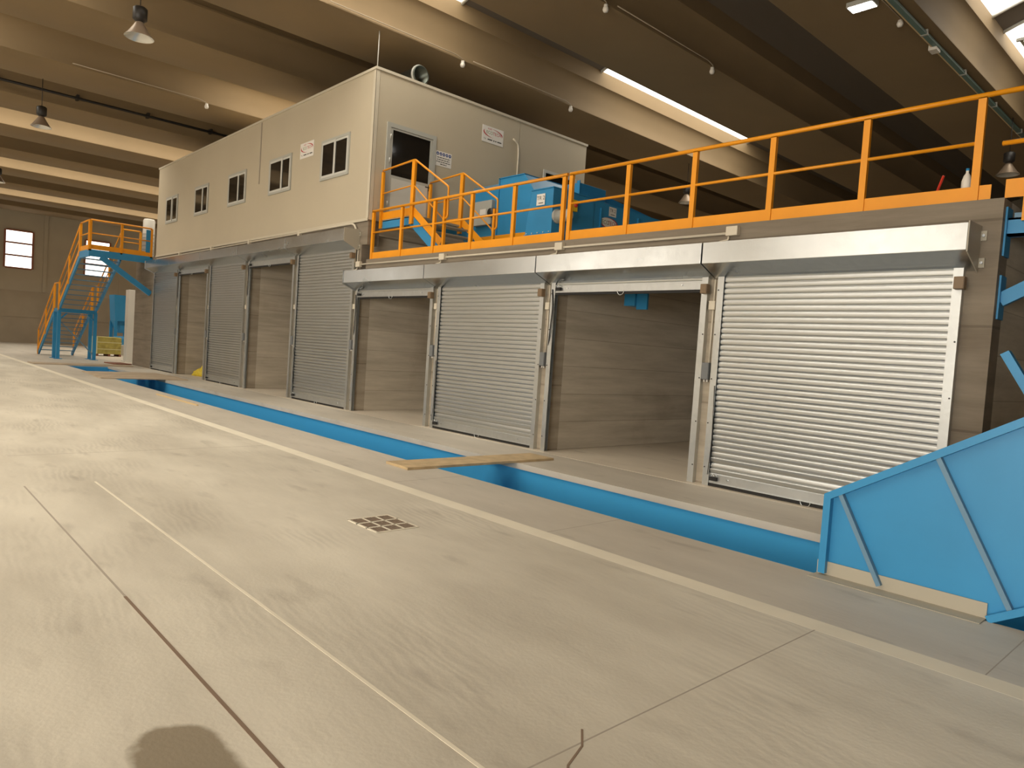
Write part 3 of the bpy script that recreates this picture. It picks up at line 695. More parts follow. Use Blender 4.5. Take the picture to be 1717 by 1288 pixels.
# signs
def oval(mb, c, R, U, a, b, t, a0, a1, n=22):
    R = Vector(R); U = Vector(U); c = Vector(c); base = len(mb.v)
    for i in range(n+1):
        s = i/n; an = math.radians(a0+(a1-a0)*s); tt = t*math.sin(math.pi*min(max(s, 0.04), 0.96))
        for q in (1.0, 1.0-tt): mb.v.append(tuple(c+R*(a*q*math.cos(an))+U*(b*q*math.sin(an))))
    for i in range(n): k = base+2*i; mb.f.append((k, k+1, k+3, k+2)); mb.sm.append(False)
def logo(name, c, R, Nn, w_, h_, label, telephone=True):
    R = Vector(R); Nn = Vector(Nn); U = Vector((0,0,1)); c = Vector(c)
    rt = empty(name, c, label, 'sign')
    b = MB(); p = [c-R*w_/2-U*h_/2, c+R*w_/2-U*h_/2, c+R*w_/2+U*h_/2, c-R*w_/2+U*h_/2]
    n0 = [q+Nn*0.002 for q in p]; n1 = [q+Nn*0.008 for q in p]
    b.v = [tuple(q) for q in n0+n1]; b.f = [(0,1,2,3),(4,5,6,7),(0,1,5,4),(1,2,6,5),(2,3,7,6),(3,0,4,7)]; b.sm = [False]*6
    obj('board', b, 'sign_white', rt)
    f = Nn*0.0095; cc = c+U*h_*0.12+f
    o = MB(); oval(o, cc, R, U, w_*0.45, h_*0.27, 0.16, -20, 100); oval(o, cc, R, U, w_*0.45, h_*0.27, 0.16, 150, 275)
    obj('red_swoosh', o, 'ink_red', rt)
    t1 = MB(); text(t1, 'ECO', h_*0.27, cc-R*w_*0.16, R, U); obj('green_lettering', t1, 'ink_green', rt)
    t2 = MB(); text(t2, 'TECH', h_*0.27, cc+R*w_*0.19, R, U); text(t2, 'AGRI', h_*0.15, cc-R*w_*0.16+U*h_*0.23, R, U); obj('red_lettering', t2, 'ink_red', rt)
    if telephone:
        t3 = MB(); zc = c-U*h_*0.30+f
        text(t3, 'Tel.', h_*0.14, zc-R*w_*0.36, R, U)
        for (p0, p1) in ((-0.24, -0.02), (0.03, 0.09), (0.12, 0.18), (0.22, 0.42)):
            q = [zc+R*w_*p0-U*h_*0.035, zc+R*w_*p1-U*h_*0.035, zc+R*w_*p1+U*h_*0.035, zc+R*w_*p0+U*h_*0.035]; t3.quad(*q)
        obj('small_print', t3, 'ink_dark', rt)
    return rt
logo('company_sign', (XS, 12.08, 7.24), (0,1,0), (1,0,0), 0.73, 0.42, 'white company sign with red swoosh on the side wall of the site office')
logo('company_sign', (-17.78, YF-0.012, 6.56), (1,0,0), (0,-1,0), 0.76, 0.40, 'white company sign with red swoosh between two windows of the site office')
def notice(y0, y1, z0, z1, label):
    rt = empty('safety_sign', (XS, (y0+y1)/2, z0), label, 'sign')
    obj('board', MB().box((XS, y0, z0), (XS+0.006, y1, z1)), 'sign_white', rt, bevel=0.002)
    W_ = y1-y0; H_ = z1-z0; ci = MB(); li = MB(); xf = XS+0.0075
    for k in range(5):
        cy = y0+W_*(0.12+0.19*k); n = 16; r_ = W_*0.082; cz_ = z1-H_*0.18
        base = len(ci.v)
        for i in range(n): ci.v.append((xf, cy+r_*math.cos(2*math.pi*i/n), cz_+r_*math.sin(2*math.pi*i/n)))
        ci.f.append(tuple(base+i for i in range(n))); ci.sm.append(False)
    ic_ = MB()
    for k in range(5):
        cy = y0+W_*(0.12+0.19*k); cz_ = z1-H_*0.18; h = W_*0.03
        ic_.quad((xf+0.0008, cy-h, cz_-h*(1.4-0.3*k)), (xf+0.0008, cy+h, cz_-h), (xf+0.0008, cy+h*0.6, cz_+h*1.1), (xf+0.0008, cy-h*0.7, cz_+h*0.5))
    for k, (u0, u1) in enumerate(((0.10, 0.90), (0.10, 0.88), (0.06, 0.94), (0.30, 0.70))):
        zc = z1-H_*(0.43+0.145*k); u = u0
        while u < u1-0.02:
            e = min(u1, u+random.uniform(0.06, 0.16)); li.quad((xf, y0+W_*u, zc-H_*0.028), (xf, y0+W_*e, zc-H_*0.028), (xf, y0+W_*e, zc+H_*0.028), (xf, y0+W_*u, zc+H_*0.028)); u = e+0.025
    obj('blue_disc', ci, 'ink_blue', rt); obj('pictogram', ic_, 'sign_white', rt); obj('small_print', li, 'ink_dark', rt)
notice(10.30, 10.79, 6.09, 6.45, 'white safety notice with five blue discs beside the office door')
notice(13.40, 13.90, 6.12, 6.50, 'white safety notice half hidden behind the blue machine')

# ================================================================== ORANGE GUARD RAILS ON THE DECK
def channel_post(x, y, z0, z1, wdt=0.075, dep=0.055):
    b = MB(); t = 0.008
    b.box((x-wdt/2, y-dep/2, z0), (x+wdt/2, y-dep/2+t, z1)); b.box((x-wdt/2, y-dep/2+t, z0), (x-wdt/2+t, y+dep/2, z1)); b.box((x+wdt/2-t, y-dep/2+t, z0), (x+wdt/2, y+dep/2, z1))
    b.box((x-wdt/2, y-dep/2, z1-t), (x+wdt/2, y+dep/2, z1))
    return b
def guard(xs, label):
    y = YF+0.10
    r = empty('guard_rail', (xs[0], y, ZR), label, 'railing')
    for x in xs: obj('post', channel_post(x, y, ZR+0.001, 4.62), 'orange_paint', r)
    obj('top_rail', MB().tube([(xs[0]-0.04, y, 4.645), (xs[-1]+(0.06 if xs[-1] < -5 else 1.2), y, 4.645)], 0.029, 10), 'orange_paint', r)
    obj('mid_rail', MB().tube([(xs[0], y-0.005, 4.15), (xs[-1], y-0.005, 4.15)], 0.021, 8), 'orange_paint', r)
    for a, b in zip(xs, xs[1:]): obj('toe_board', MB().box((a+0.038, y-0.012, ZR+0.002), (b-0.038, y-0.002, ZR+0.165)), 'orange_paint', r)
    return r
guard([-14.44, -13.26, -12.06, -10.84, -9.63, -8.40], 'orange steel guard rail along the deck edge in front of the office stair')
gr2 = guard([-8.24, -7.04, -5.86, -4.69, -3.53, -2.37], 'orange steel guard rail along the deck edge, ending at the block corner')
obj('toe_board', MB().box((-2.33, YF+0.088, ZR+0.002), (-2.22, YF+0.098, ZR+0.17)), 'orange_paint', gr2)

# stair from the deck up to the office door
st = empty('office_stair', (-14.4, 8.8, ZR), 'short blue steel stair with orange handrails leading up to the office door', 'stair')
PZ = 4.47; PXa, PXb = -14.46, -13.13; SY0, SY1 = 8.83, 10.22; FX = -12.10
obj('platform', MB().box((PXa, SY0, PZ-0.04), (PXb, SY1, PZ)), 'steel_sheet', st)
for ya in (SY0, SY1-0.05): obj('platform_beam', MB().box((PXa, ya, PZ-0.20), (PXb, ya+0.05, PZ-0.02)), 'blue_paint', st)
for y in (SY0+0.025, SY1-0.025):
    obj('stringer', MB().bar((PXb-0.06, y, PZ-0.12), (FX, y, ZR+0.06), 0.05, 0.20), 'blue_paint', st)
    obj('toe_board', MB().bar((PXb, y-0.03, PZ+0.09), (FX+0.05, y-0.03, ZR+0.26), 0.008, 0.16), 'orange_paint', st)
    obj('toe_board', MB().box((PXa, y-0.034, PZ), (PXb, y-0.026, PZ+0.17)), 'orange_paint', st)
    obj('post', channel_post(PXa+0.06, y-0.05, PZ-0.2, PZ+1.10), 'orange_paint', st)
    obj('post', channel_post(PXb-0.02, y-0.05, PZ-0.2, PZ+1.18, 0.11), 'orange_paint', st)
    obj('post', channel_post(FX+0.16, y-0.05, ZR+0.001, ZR+1.20, 0.06), 'orange_paint', st)
    obj('handrail', MB().tube(bend([(PXa+0.04, y-0.05, PZ+1.13), (PXb, y-0.05, PZ+1.19), (-11.86, y-0.05, 4.92), (-11.84, y-0.05, 4.30), (-12.0, y-0.05, 4.26)], 0.05), 0.022, 8), 'orange_paint', st)
    obj('mid_rail', MB().tube([(PXa+0.06, y-0.05, PZ+0.60), (PXb, y-0.05, PZ+0.64), (-11.98, y-0.05, 4.27)], 0.017, 8), 'orange_paint', st)
for k in range(4):
    t = (k+0.6)/4.4; x = PXb+(FX-PXb)*t; z = PZ+(ZR-PZ)*t
    obj('tread', MB().box((x-0.13, SY0+0.05, z-0.03), (x+0.13, SY1-0.05, z)), 'steel_sheet', st)

# ================================================================== BLUE MACHINES ON THE DECK
mc = empty('sorting_conveyor', (-10.9, 10.6, ZR), 'long dark blue enclosed conveyor with tapered head box and round motor behind the railing', 'machine')
hx = -10.62
obj('head_box', MB().prism([(-11.42, 4.18), (hx, 4.18), (hx, 5.12), (-11.28, 5.12)], 10.6, 11.9), 'blue_paint', mc, bevel=0.008)
obj('head_flange', MB().box((-11.30, 10.585, 5.12), (hx+0.015, 11.9, 5.14)), 'blue_paint', mc)
obj('foot_flange', MB().box((-11.44, 10.585, 4.16), (hx+0.015, 10.63, 4.18)), 'blue_paint', mc)
for k in range(5): xx = -11.36+0.17*k; obj('bolt', MB().tube([(xx, 10.60, 4.205), (xx, 10.582, 4.205)], 0.013, 6), 'alu_light', mc)
bd = obj('long_casing', MB().prism([(11.9, 3.85), (18.0, 3.85), (18.0, 5.06), (11.9, 5.115)], -11.3, hx-0.02, 'x'), 'blue_paint', mc)
for yy in (12.15, 13.5, 14.8, 16): obj('casing_rib', MB().box((hx-0.02, yy-0.02, 3.86), (hx+0.01, yy+0.02, 4.98)), 'blue_paint', bd)
obj('support', MB().box((-11.25, 10.8, ZR), (-11.13, 10.92, 4.2)).box((hx-0.15, 10.8, ZR), (hx-0.03, 10.92, 4.2)).box((-11.25, 14.0, ZR), (-11.13, 14.12, 3.86)).box((hx-0.15, 14.0, ZR), (hx-0.03, 14.12, 3.86)).box((-11.25, 17.4, ZR), (-11.13, 17.52, 3.86)).box((hx-0.15, 17.4, ZR), (hx-0.03, 17.52, 3.86)), 'blue_paint', mc)
mt = obj('motor', MB().lathe([(0.0, 0.36), (0.10, 0.36), (0.125, 0.34), (0.125, 0.05), (0.15, 0.05), (0.15, 0.0), (0.0, 0.0)], (hx, 10.74, 4.54), 18, 'x'), 'alu_grey', mc)
obj('fan_cover', MB().lathe([(0.0, 0.40), (0.07, 0.40), (0.118, 0.37), (0.118, 0.33)], (hx, 10.74, 4.54), 18, 'x'), 'alu_light', mt)
obj('switch', MB().box((hx, 11.16, 4.73), (hx+0.06, 11.30, 4.97)), 'yellow_paint', mc)
obj('switch_knob', MB().lathe([(0.0, 0.04), (0.04, 0.04), (0.05, 0.0)], (hx+0.06, 11.23, 4.86), 12, 'x'), 'red_paint', mc)
def lbl(parent, c, R, Nn, w_, h_, txt, name='label_plate'):
    R = Vector(R); Nn = Vector(Nn); U = Vector((0,0,1)); c = Vector(c)
    b = MB().quad(c-R*w_/2-U*h_/2+Nn*0.003, c+R*w_/2-U*h_/2+Nn*0.003, c+R*w_/2+U*h_/2+Nn*0.003, c-R*w_/2+U*h_/2+Nn*0.003)
    o = obj(name, b, 'sign_white', parent)
    t = MB(); text(t, txt, h_*0.5, c+Nn*0.005+U*h_*0.12, R, U)
    t.quad(*[c+Nn*0.005+R*w_*a-U*h_*bb for a, bb in ((-0.25, 0.34), (0.3, 0.34), (0.3, 0.27), (-0.25, 0.27))])
    obj('lettering', t, 'ink_dark', o)
lbl(mc, (-10.97, 10.585, 4.90), (1,0,0), (0,-1,0), 0.25, 0.24, 'TR 2')
lbl(mc, (hx-0.02, 12.56, 4.96), (0,1,0), (1,0,0), 0.26, 0.21, 'TR 2')
ov = MB(); c = Vector((hx-0.015, 12.45, 4.69)); base = len(ov.v)
for i in range(24): ov.v.append((c.x, c.y+0.31*math.cos(i*math.pi/12), c.z+0.12*math.sin(i*math.pi/12)))
ov.f.append(tuple(range(24))); ov.sm.append(False)
lo = obj('logo_plate', ov, 'sign_white', mc)
t = MB(); text(t, 'ECO', 0.13, (c.x+0.003, c.y-0.12, c.z), (0,1,0), (0,0,1)); obj('lettering', t, 'ink_green', lo)
t = MB(); text(t, 'TECH', 0.13, (c.x+0.003, c.y+0.12, c.z), (0,1,0), (0,0,1)); oval(t, (c.x+0.003, c.y, c.z), (0,1,0), (0,0,1), 0.31, 0.12, 0.14, -30, 120); oval(t, (c.x+0.003, c.y, c.z), (0,1,0), (0,0,1), 0.31, 0.12, 0.14, 150, 290); obj('lettering', t, 'ink_red', lo)

m2 = empty('blue_feeder', (-13.2, 11.5, ZR), 'tall blue sheet-steel feeder with slanted top beside the office stair', 'machine')
obj('housing', MB().prism([(-13.40, ZR+0.25), (-12.1, ZR+0.25), (-12.1, 5.35), (-12.52, 5.85), (-13.40, 5.85)], 11.5, 12.9), 'blue_paint', m2, bevel=0.006)
obj('housing_flange', MB().box((-13.43, 11.48, ZR+0.25), (-13.40, 11.5, 5.87)).box((-13.43, 11.48, 5.85), (-12.52, 12.9, 5.87)), 'blue_paint', m2)
obj('low_housing', MB().box((-14.40, 11.52, ZR+0.25), (-13.43, 12.9, 5.72)), 'blue_paint', m2, bevel=0.006)
obj('flange', MB().box((-14.42, 11.50, 5.68), (-13.43, 12.9, 5.74)), 'blue_paint_grey', m2)
pn = obj('switch_panel', MB().box((-14.25, 11.40, 4.75), (-13.55, 11.52, 5.35)), 'alu_grey', m2, bevel=0.006)
obj('rotary_switch', MB().lathe([(0.0, -0.09), (0.10, -0.09), (0.12, 0.0)], (-13.50, 11.40, 5.02), 14, 'y').box((-13.62, 11.37, 4.92), (-13.40, 11.42, 5.12)), 'lamp_black', pn)
obj('panel_label', MB().box((-13.98, 11.392, 5.0), (-13.75, 11.399, 5.14)), 'sign_white', pn)
obj('side_rail', MB().box((-14.4, 11.36, 4.30), (-11.5, 11.44, 4.44)), 'orange_paint', m2)
obj('base_frame', MB().box((-14.4, 11.4, ZR), (-11.5, 12.9, ZR+0.25)), 'blue_paint', m2)
ws = MB(); ws.prism([(-13.86, 4.06), (-13.58, 4.06), (-13.72, 4.32)], 11.345, 11.355)
obj('warning_triangle', ws, 'ink_dark', m2)
obj('warning_label', MB().box((-13.86, 11.345, 3.92), (-13.58, 11.355, 4.05)), 'sign_white', m2)

m3 = empty('blue_drive_box', (-12.5, 13.5, ZR), 'small raised blue drive box on legs in front of the second office door', 'machine')
obj('box', MB().box((-12.89, 13.0, 5.15), (-12.13, 14.0, 5.92)), 'blue_paint', m3, bevel=0.01)
for xx in (-12.91, -12.21): obj('box_rib', MB().box((xx, 12.98, 5.15), (xx+0.10, 12.999, 5.97)), 'blue_paint', m3)
for xx in (-12.85, -12.29):
    for yy in (13.1, 13.8): obj('leg', MB().box((xx, yy, ZR), (xx+0.12, yy+0.12, 5.15)), 'blue_paint', m3)
obj('inclined_arm', MB().bar((-12.3, 14.0, 5.75), (-12.3, 18.5, 5.3), 0.12, 0.16), 'blue_paint', m3)
obj('arm_leg', MB().box((-12.36, 18.3, ZR), (-12.24, 18.42, 5.26)), 'blue_paint', m3)

# bottle and stick left on the deck, near the corner
bt = empty('plastic_bottle', (-2.50, 8.80, ZR), 'clear plastic bottle standing on the deck by the last rail post', 'bottle')
obj('bottle_body', MB().lathe([(0.0, 0.0), (0.046, 0.0), (0.05, 0.02), (0.05, 0.27), (0.034, 0.33), (0.015, 0.36), (0.015, 0.39)], (-2.50, 8.80, ZR), 14), 'white_plastic', bt)
obj('bottle_cap', MB().lathe([(0.018, 0.385), (0.018, 0.41), (0.0, 0.41)], (-2.50, 8.80, ZR), 10), 'blue_paint', bt)

tag(obj('red_stick', MB().bar((-2.84, 8.80, ZR+0.005), (-2.70, 8.70, ZR+0.34), 0.018, 0.018), 'red_paint', base=(-2.84, 8.80, ZR)), 'thin red stick leaning against the toe board near the bottle', 'stick')

# side platform beyond the right-hand end of the block
sp = empty('side_platform', (-1.9, 8.6, 3.2), 'blue bracketed steel platform with orange rail fixed to the right end of the block', 'platform')
obj('edge_beam', MB().box((-2.06, 8.66, 3.16), (0.6, 8.74, 3.34)).box((-2.06, 8.66, 3.32), (0.6, 8.80, 3.34)).box((-2.06, 8.66, 3.16), (0.6, 8.80, 3.18)), 'blue_paint', sp)
obj('wall_plate', MB().box((-2.068, 8.62, 2.95), (-2.05, 8.82, 3.45)).box((-2.068, 8.62, 2.30), (-2.05, 8.82, 2.75)), 'blue_paint', sp)
obj('brace', MB().bar((-2.06, 8.70, 2.50), (-0.9, 8.70, 3.17), 0.07, 0.14), 'blue_paint', sp)
obj('grating', MB().box((-2.0, 8.66, 3.34), (0.6, 10.2, 3.39)), 'blue_paint_grey', sp)
obj('toe_board', MB().box((-2.10, 8.652, 3.55), (0.6, 8.660, 3.74)), 'orange_paint', sp)
for xx in (-1.90, -0.7, 0.5): obj('post', channel_post(xx, 8.65, 3.30, 4.10, 0.06), 'orange_paint', sp)
obj('rail', MB().tube([(-2.16, 8.65, 4.115), (0.6, 8.65, 4.115)], 0.026, 8), 'orange_paint', sp)

# blue chute inside the open bay
ch = empty('blue_chute', (-8.0, 11.0, 2.5), 'small blue steel chute hanging under the deck inside the open low bay', 'chute')
obj('chute_box', MB().box((-7.85, 9.75, 2.56), (-7.62, 10.1, 3.219)), 'blue_paint', ch)
obj('chute_plate', MB().box((-7.62, 9.80, 2.50), (-7.40, 9.84, 3.219)), 'blue_paint', ch)
# yellow bag in the second bay
def blob(c, sx, sy, sz, seed):
    rnd = random.Random(seed); b = MB(); n, k = 18, 9
    for i in range(k+1):
        ph = math.pi/2*i/k
        for q in range(n):
            th = 2*math.pi*q/n; w_ = 1+0.16*math.sin(3*th+seed+ph*4)+rnd.uniform(-0.07, 0.07)
            b.v.append((c[0]+sx*math.cos(ph)*math.cos(th)*w_, c[1]+sy*math.cos(ph)*math.sin(th)*w_, c[2]+sz*math.sin(ph)**0.8*(1+0.10*math.sin(5*th+seed))))
    for i in range(k):
        for q in range(n):
            q2 = (q+1) % n; b.f.append((i*n+q, i*n+q2, (i+1)*n+q2, (i+1)*n+q)); b.sm.append(True)
    b.f.append(tuple(range(n-1, -1, -1))); b.sm.append(False)
    return b
bag = empty('yellow_bag', (-26.5, 9.25, 0.003), 'crumpled bright yellow plastic bag lying on the floor of an open tall bay', 'bag')
obj('bag_body', blob((-26.55, 9.25, 0.003), 0.55, 0.38, 0.30, 2), 'yellow_wrap', bag)
obj('bag_neck', blob((-26.25, 9.2, 0.08), 0.28, 0.2, 0.36, 5), 'yellow_wrap', bag)

# ================================================================== STEEL STAIRCASE AT THE FAR END
ss = empty('steel_staircase', (-36.5, 7.0, 0), 'tall blue steel staircase with orange handrails rising to the far end of the block', 'staircase')
Y0, Y1 = 6.36, 7.76
LZ = 2.22; TZ = 4.45
def flight(xa, za, xb, zb, n):
    for y in (Y0, Y1): obj('stringer', MB().bar((xa, y, za-0.02), (xb, y, zb-0.10), 0.06, 0.20), 'blue_paint', ss)
    for k in range(1, n):
        t = k/n; x = xa+(xb-xa)*t; z = za+(zb-za)*t
        obj('tread', MB().box((x-0.13, Y0+0.03, z-0.035), (x+0.13, Y1-0.03, z)), 'blue_paint_grey', ss)
    for y in (Y0-0.04, Y1+0.04):
        for t in (0.03, 0.5, 0.97):
            x = xa+(xb-xa)*t; z = za+(zb-za)*t; obj('post', channel_post(x, y, z-0.12, z+1.08, 0.08), 'orange_paint', ss)
        obj('handrail', MB().tube([(xa, y, za+1.1), (xb, y, zb+1.1)], 0.03, 8), 'orange_paint', ss)
        obj('mid_rail', MB().tube([(xa, y, za+0.6), (xb, y, zb+0.6)], 0.022, 8), 'orange_paint', ss)
        obj('toe_board', MB().bar((xa, y, za+0.15), (xb, y, zb+0.12), 0.01, 0.17), 'orange_paint', ss)
flight(-40.9, 0.05, -37.25, LZ, 11)
flight(-36.35, LZ, -32.55, TZ, 11)
obj('landing', MB().box((-37.3, Y0-0.05, LZ-0.16), (-36.25, Y1+0.05, LZ)), 'blue_paint', ss)
for x in (-37.2, -36.35):
    for y in (Y0, Y1):
        lg = obj('leg', MB().box((x-0.065, y-0.065, 0.02), (x+0.065, y+0.065, LZ-0.16)), 'blue_paint', ss)
        obj('foot_plate', MB().box((x-0.15, y-0.15, 0.001), (x+0.15, y+0.15, 0.02)), 'blue_paint', lg)
        if x > -36.5:
            obj('knee_brace', MB().bar((x, y+(0.3 if y < 7 else -0.3), LZ-0.2), (x, y, LZ-0.5), 0.06, 0.08, (1,0,0)), 'blue_paint', ss)
obj('cross_brace', MB().bar((-36.35, Y0, 1.7), (-36.35, Y1, 0.2), 0.04, 0.04, (1,0,0)), 'blue_paint_grey', ss)
for y in (Y0-0.04, Y1+0.04):
    for x in (-37.2, -36.3): obj('post', channel_post(x, y, LZ-0.1, LZ+1.1, 0.08), 'orange_paint', ss)
    obj('handrail', MB().tube([(-37.25, y, LZ+1.1), (-36.3, y, LZ+1.1)], 0.03, 8), 'orange_paint', ss)
# upper platform to the block
XP0, XP1 = -32.6, -30.95
obj('platform', MB().box((XP0, 6.30, TZ-0.06), (XP1, YF-0.01, TZ)), 'blue_paint', ss)
obj('platform_beam', MB().box((XP1-0.08, 6.30, TZ-0.26), (XP1, YF-0.01, TZ-0.06)).box((XP0, 6.301, TZ-0.26), (XP1-0.082, 6.38, TZ-0.062)), 'blue_paint', ss)
obj('brace', MB().bar((XP1-0.04, 8.52, 2.98), (XP1-0.04, 6.72, TZ-0.24), 0.20, 0.12, (1,0,0)), 'blue_paint', ss)
def prail(p, q, n):
    p = Vector(p); q = Vector(q)
    for k in range(n+1):
        c = p+(q-p)*k/n; obj('post', channel_post(c.x, c.y, TZ-0.05, TZ+1.1, 0.08, 0.08), 'orange_paint', ss)
    up = Vector((0,0,1))
    obj('handrail', MB().tube([p+up*1.12, q+up*1.12], 0.032, 8), 'orange_paint', ss)
    obj('mid_rail', MB().tube([p+up*0.62, q+up*0.62], 0.025, 8), 'orange_paint', ss)
    obj('toe_board', MB().bar(p+up*0.10, q+up*0.10, 0.01, 0.18), 'orange_paint', ss)
prail((XP1-0.04, 6.34, TZ), (XP1-0.04, YF-0.06, TZ), 2)
prail((XP0+0.02, 6.33, TZ), (XP1-0.16, 6.33, TZ), 1)
prail((XP0+0.05, 7.8, TZ), (XP0+0.05, YF-0.06, TZ), 1)
obj('blue_panel', MB().box((XP1-0.06, 8.28, TZ+0.16), (XP1-0.03, 8.45, TZ+1.05)), 'blue_paint', ss)

# things at the far end
tk = empty('white_tank', (-33.0, 8.9, ZL), 'white cylindrical tank with a banded side standing on the far end of the block', 'tank')
obj('tank_body', MB().lathe([(0.0, 0.0), (0.23, 0.0), (0.23, 1.65), (0.19, 1.72), (0.0, 1.74)], (-32.75, 8.72+0.12, ZL), 20), 'white_paint', tk)
rb = MB()
for k in range(7): rb.lathe([(0.232, 0.10+0.16*k), (0.245, 0.11+0.16*k), (0.245, 0.13+0.16*k), (0.232, 0.14+0.16*k)], (-32.75, 8.84, ZL), 20)
obj('tank_band', rb, 'alu_grey', tk)
wc = empty('white_column', (-35.6, 9.05, 0.003), 'tall white box column standing by the far end of the block', 'column')
obj('column_shaft', MB().box((-35.95, 8.86, 0.003), (-35.45, 9.30, 3.28)), 'white_paint', wc, bevel=0.015)
obj('column_base', MB().box((-36.02, 8.80, 0.003), (-35.38, 9.36, 0.05)), 'white_paint', wc)
pk = empty('strapped_pack', (-41.7, 9.4, 0), 'yellow-brown strapped block of goods standing beyond the staircase', 'pack')
obj('block', MB().box((-42.2, 8.95, 0.12), (-41.2, 10.05, 1.0)), 'yellow_pack', pk, bevel=0.03)
obj('side_sheet', MB().box((-42.2, 8.80, 0.10), (-41.2, 8.95, 1.0)), 'pack_light', pk)
sb = MB()
for zz in (0.35, 0.70): sb.box((-42.22, 8.94, zz), (-41.18, 10.07, zz+0.04))
obj('strap', sb, 'pack_light', pk)
pal = MB()
for yy in (8.9, 9.45, 9.95): pal.box((-42.2, yy, 0.003), (-41.2, yy+0.1, 0.12))
obj('pallet', pal, 'red_brown', pk)
bh = empty('blue_silo', (-48, 11.5, 0), 'blue steel silo on legs standing in front of the far wall', 'silo')
obj('silo_body', MB().prism([(11.15, 1.9), (12.0, 1.9), (12.05, 3.45), (11.05, 3.45)], -48.5, -47.3, 'x'), 'blue_paint', bh)
obj('silo_cone', MB().prism([(11.4, 1.2), (11.8, 1.2), (12.0, 1.9), (11.15, 1.9)], -48.3, -47.5, 'x'), 'blue_paint', bh)
for x in (-48.4, -47.4):
    for y in (11.2, 11.95): obj('leg', MB().box((x-0.08, y-0.08, 0.003), (x+0.08, y+0.08, 1.9)), 'blue_paint', bh)
dm = empty('blue_barrel', (-46.0, 11.1, 0.003), 'blue barrel standing on the floor beside the strapped yellow pack', 'barrel')
obj('barrel_body', MB().lathe([(0.0, 0.0), (0.33, 0.0), (0.35, 0.3), (0.33, 0.34), (0.33, 0.62), (0.35, 0.66), (0.33, 1.0), (0.0, 1.02)], (-46.0, 11.15, 0.003), 18), 'blue_paint', dm)
wb = empty('white_bucket', (-43.2, 10.6, 0.003), 'white bucket standing beside the strapped yellow pack', 'bucket')
obj('bucket_body', MB().lathe([(0.0, 0.0), (0.17, 0.0), (0.22, 0.55), (0.23, 0.55), (0.23, 0.58), (0.0, 0.56)], (-43.2, 10.55, 0.003), 16), 'white_paint', wb)

# ================================================================== CEILING FITTINGS
LAMPS = [(-16.07, 4.0, 7.42, 'large high-bay lamp hanging over the hall floor, out from the site office corner'), (-25.7, 3.85, 7.40, 'high-bay lamp hanging over the hall floor against the bright beam flank'), (-37.9, 4.2, 7.42, 'high-bay lamp hanging beyond the steel staircase'), (-5.49, 22.7, 7.3, 'high-bay lamp hanging behind the deck above the plastic bottle'), (-15.07, 21.8, 7.42, 'dark high-bay lamp hanging far behind the blue machines on the deck')]
def lamp(x, y, z, label):
    r = empty('high_bay_lamp', (x, y, z), label, 'lamp', 'high-bay lamps under the roof')
    obj('ballast_housing', MB().lathe([(0.0, 0.60), (0.10, 0.60), (0.135, 0.57), (0.135, 0.36), (0.10, 0.33), (0.06, 0.30)], (x, y, z), 16), 'lamp_black', r)
    obj('shade', MB().lathe([(0.06, 0.31), (0.09, 0.27), (0.13, 0.20), (0.22, 0.06), (0.275, 0.0)], (x, y, z), 24), 'lamp_shade', r)
    obj('reflector', MB().lathe([(0.272, 0.003), (0.20, 0.05), (0.10, 0.10), (0.0, 0.12)], (x, y, z), 24), 'lamp_reflector', r)
    obj('suspension_rod', MB().tube([(x, y, z+0.60), (x, y, ZB+0.002)], 0.010, 6), 'lamp_black', r)
for a in LAMPS: lamp(*a)

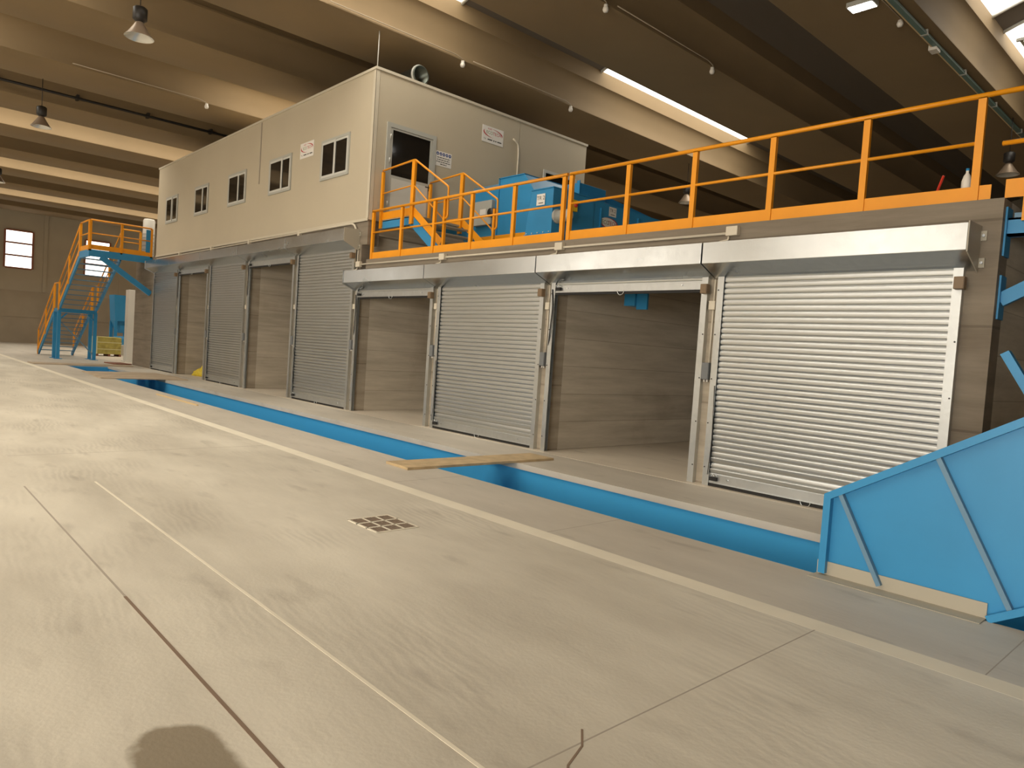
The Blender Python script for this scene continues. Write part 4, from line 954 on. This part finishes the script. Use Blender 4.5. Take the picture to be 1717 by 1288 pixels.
def beam_x(k): return -5.47-PIT*k
def bulb(x, y, label, zc=0.10):
    r = empty('pendant_bulb', (x, y, ZB), label, 'lamp', 'small white bulb lamps along the beam edges')
    obj('bulb_globe', MB().lathe([(0.0, -0.13), (0.045, -0.12), (0.065, -0.075), (0.055, -0.03), (0.035, 0.0)], (x, y, ZB), 14), 'white_plastic', r)
    obj('lamp_holder', MB().lathe([(0.036, -0.03), (0.045, -0.02), (0.045, 0.03), (0.0, 0.04)], (x, y, ZB), 12), 'white_plastic', r)
    obj('supply_conduit', MB().tube(bend([(x+0.01, y, ZB+0.05), (x+0.05, y-0.05, ZB+0.05 if zc > 0 else ZB-0.01), (x+0.05, y-0.25, ZB+zc), (x+0.05, y-3.7, ZB+zc)], 0.06), 0.013, 6), 'conduit_dull', r)
for k, ys, who in ((2, (11.02, 15.02), 'on the roof beam over the site office'), (1, (11.1, 15.1), 'on the roof beam over the blue machines'), (0, (11.3, 15.3), 'on the roof beam beside the green cable tray'), (4, (7.95,), 'on the roof beam before the office windows')):
    for y in ys: bulb(beam_x(k)+(0.10 if k else -0.33), y, 'white bulb lamp '+who+(', the further one' if y > 13 else ', nearer the shutters' if len(ys) > 1 else ''), 0.10 if k else -0.02)
# cable tray and floodlight along one beam
ct = empty('cable_tray', (beam_x(0), 4, ZB-0.02), 'green-grey cable tray running under the roof beam next to the roof lights', 'cable tray')
obj('tray', MB().box((beam_x(0)-0.16, 2, ZB-0.10), (beam_x(0)-0.06, 34, ZB-0.04)), 'tray_green', ct)
obj('tray_rail', MB().box((beam_x(0)-0.19, 2, ZB-0.10), (beam_x(0)-0.16, 34, ZB-0.07)), 'plywood_edge', ct)
for k in range(12): obj('tray_hanger', MB().box((beam_x(0)-0.18, 3+2.6*k, ZB-0.11), (beam_x(0)-0.04, 3.06+2.6*k, ZB+0.001)), 'alu_grey', ct)
obj('junction_box', MB().box((beam_x(0)-0.24, 16.7, ZB-0.16), (beam_x(0)-0.08, 16.95, ZB-0.02)), 'white_plastic', ct)
fl_ = empty('flood_light', (-6.1, 14.2, ZB-0.06), 'bright lit floodlight fixed under the beam beside the cable tray', 'lamp')
obj('flood_body', MB().box((-6.32, 13.95, ZB-0.10), (-5.82, 14.25, ZB-0.002)), 'alu_grey', fl_, bevel=0.01)
obj('flood_glass', MB().box((-6.29, 13.97, ZB-0.108), (-5.85, 14.23, ZB-0.10)), 'flood_glow', fl_)
# pipe with clips under a far beam
pp = empty('hanging_pipe', (beam_x(5), 0, ZB-0.2), 'thin dark pipe with clips hung along a roof beam beyond the lamps', 'pipe')
obj('pipe', MB().tube([(beam_x(5)+0.30, HY0+1, ZB+0.36), (beam_x(5)+0.30, 20, ZB+0.36)], 0.045, 8), 'lamp_black', pp)
for k in range(12): obj('pipe_clip', MB().box((beam_x(5)+0.08, -8+2.2*k, ZB+0.32), (beam_x(5)+0.34, -7.92+2.2*k, ZB+0.48)), 'lamp_black', pp)
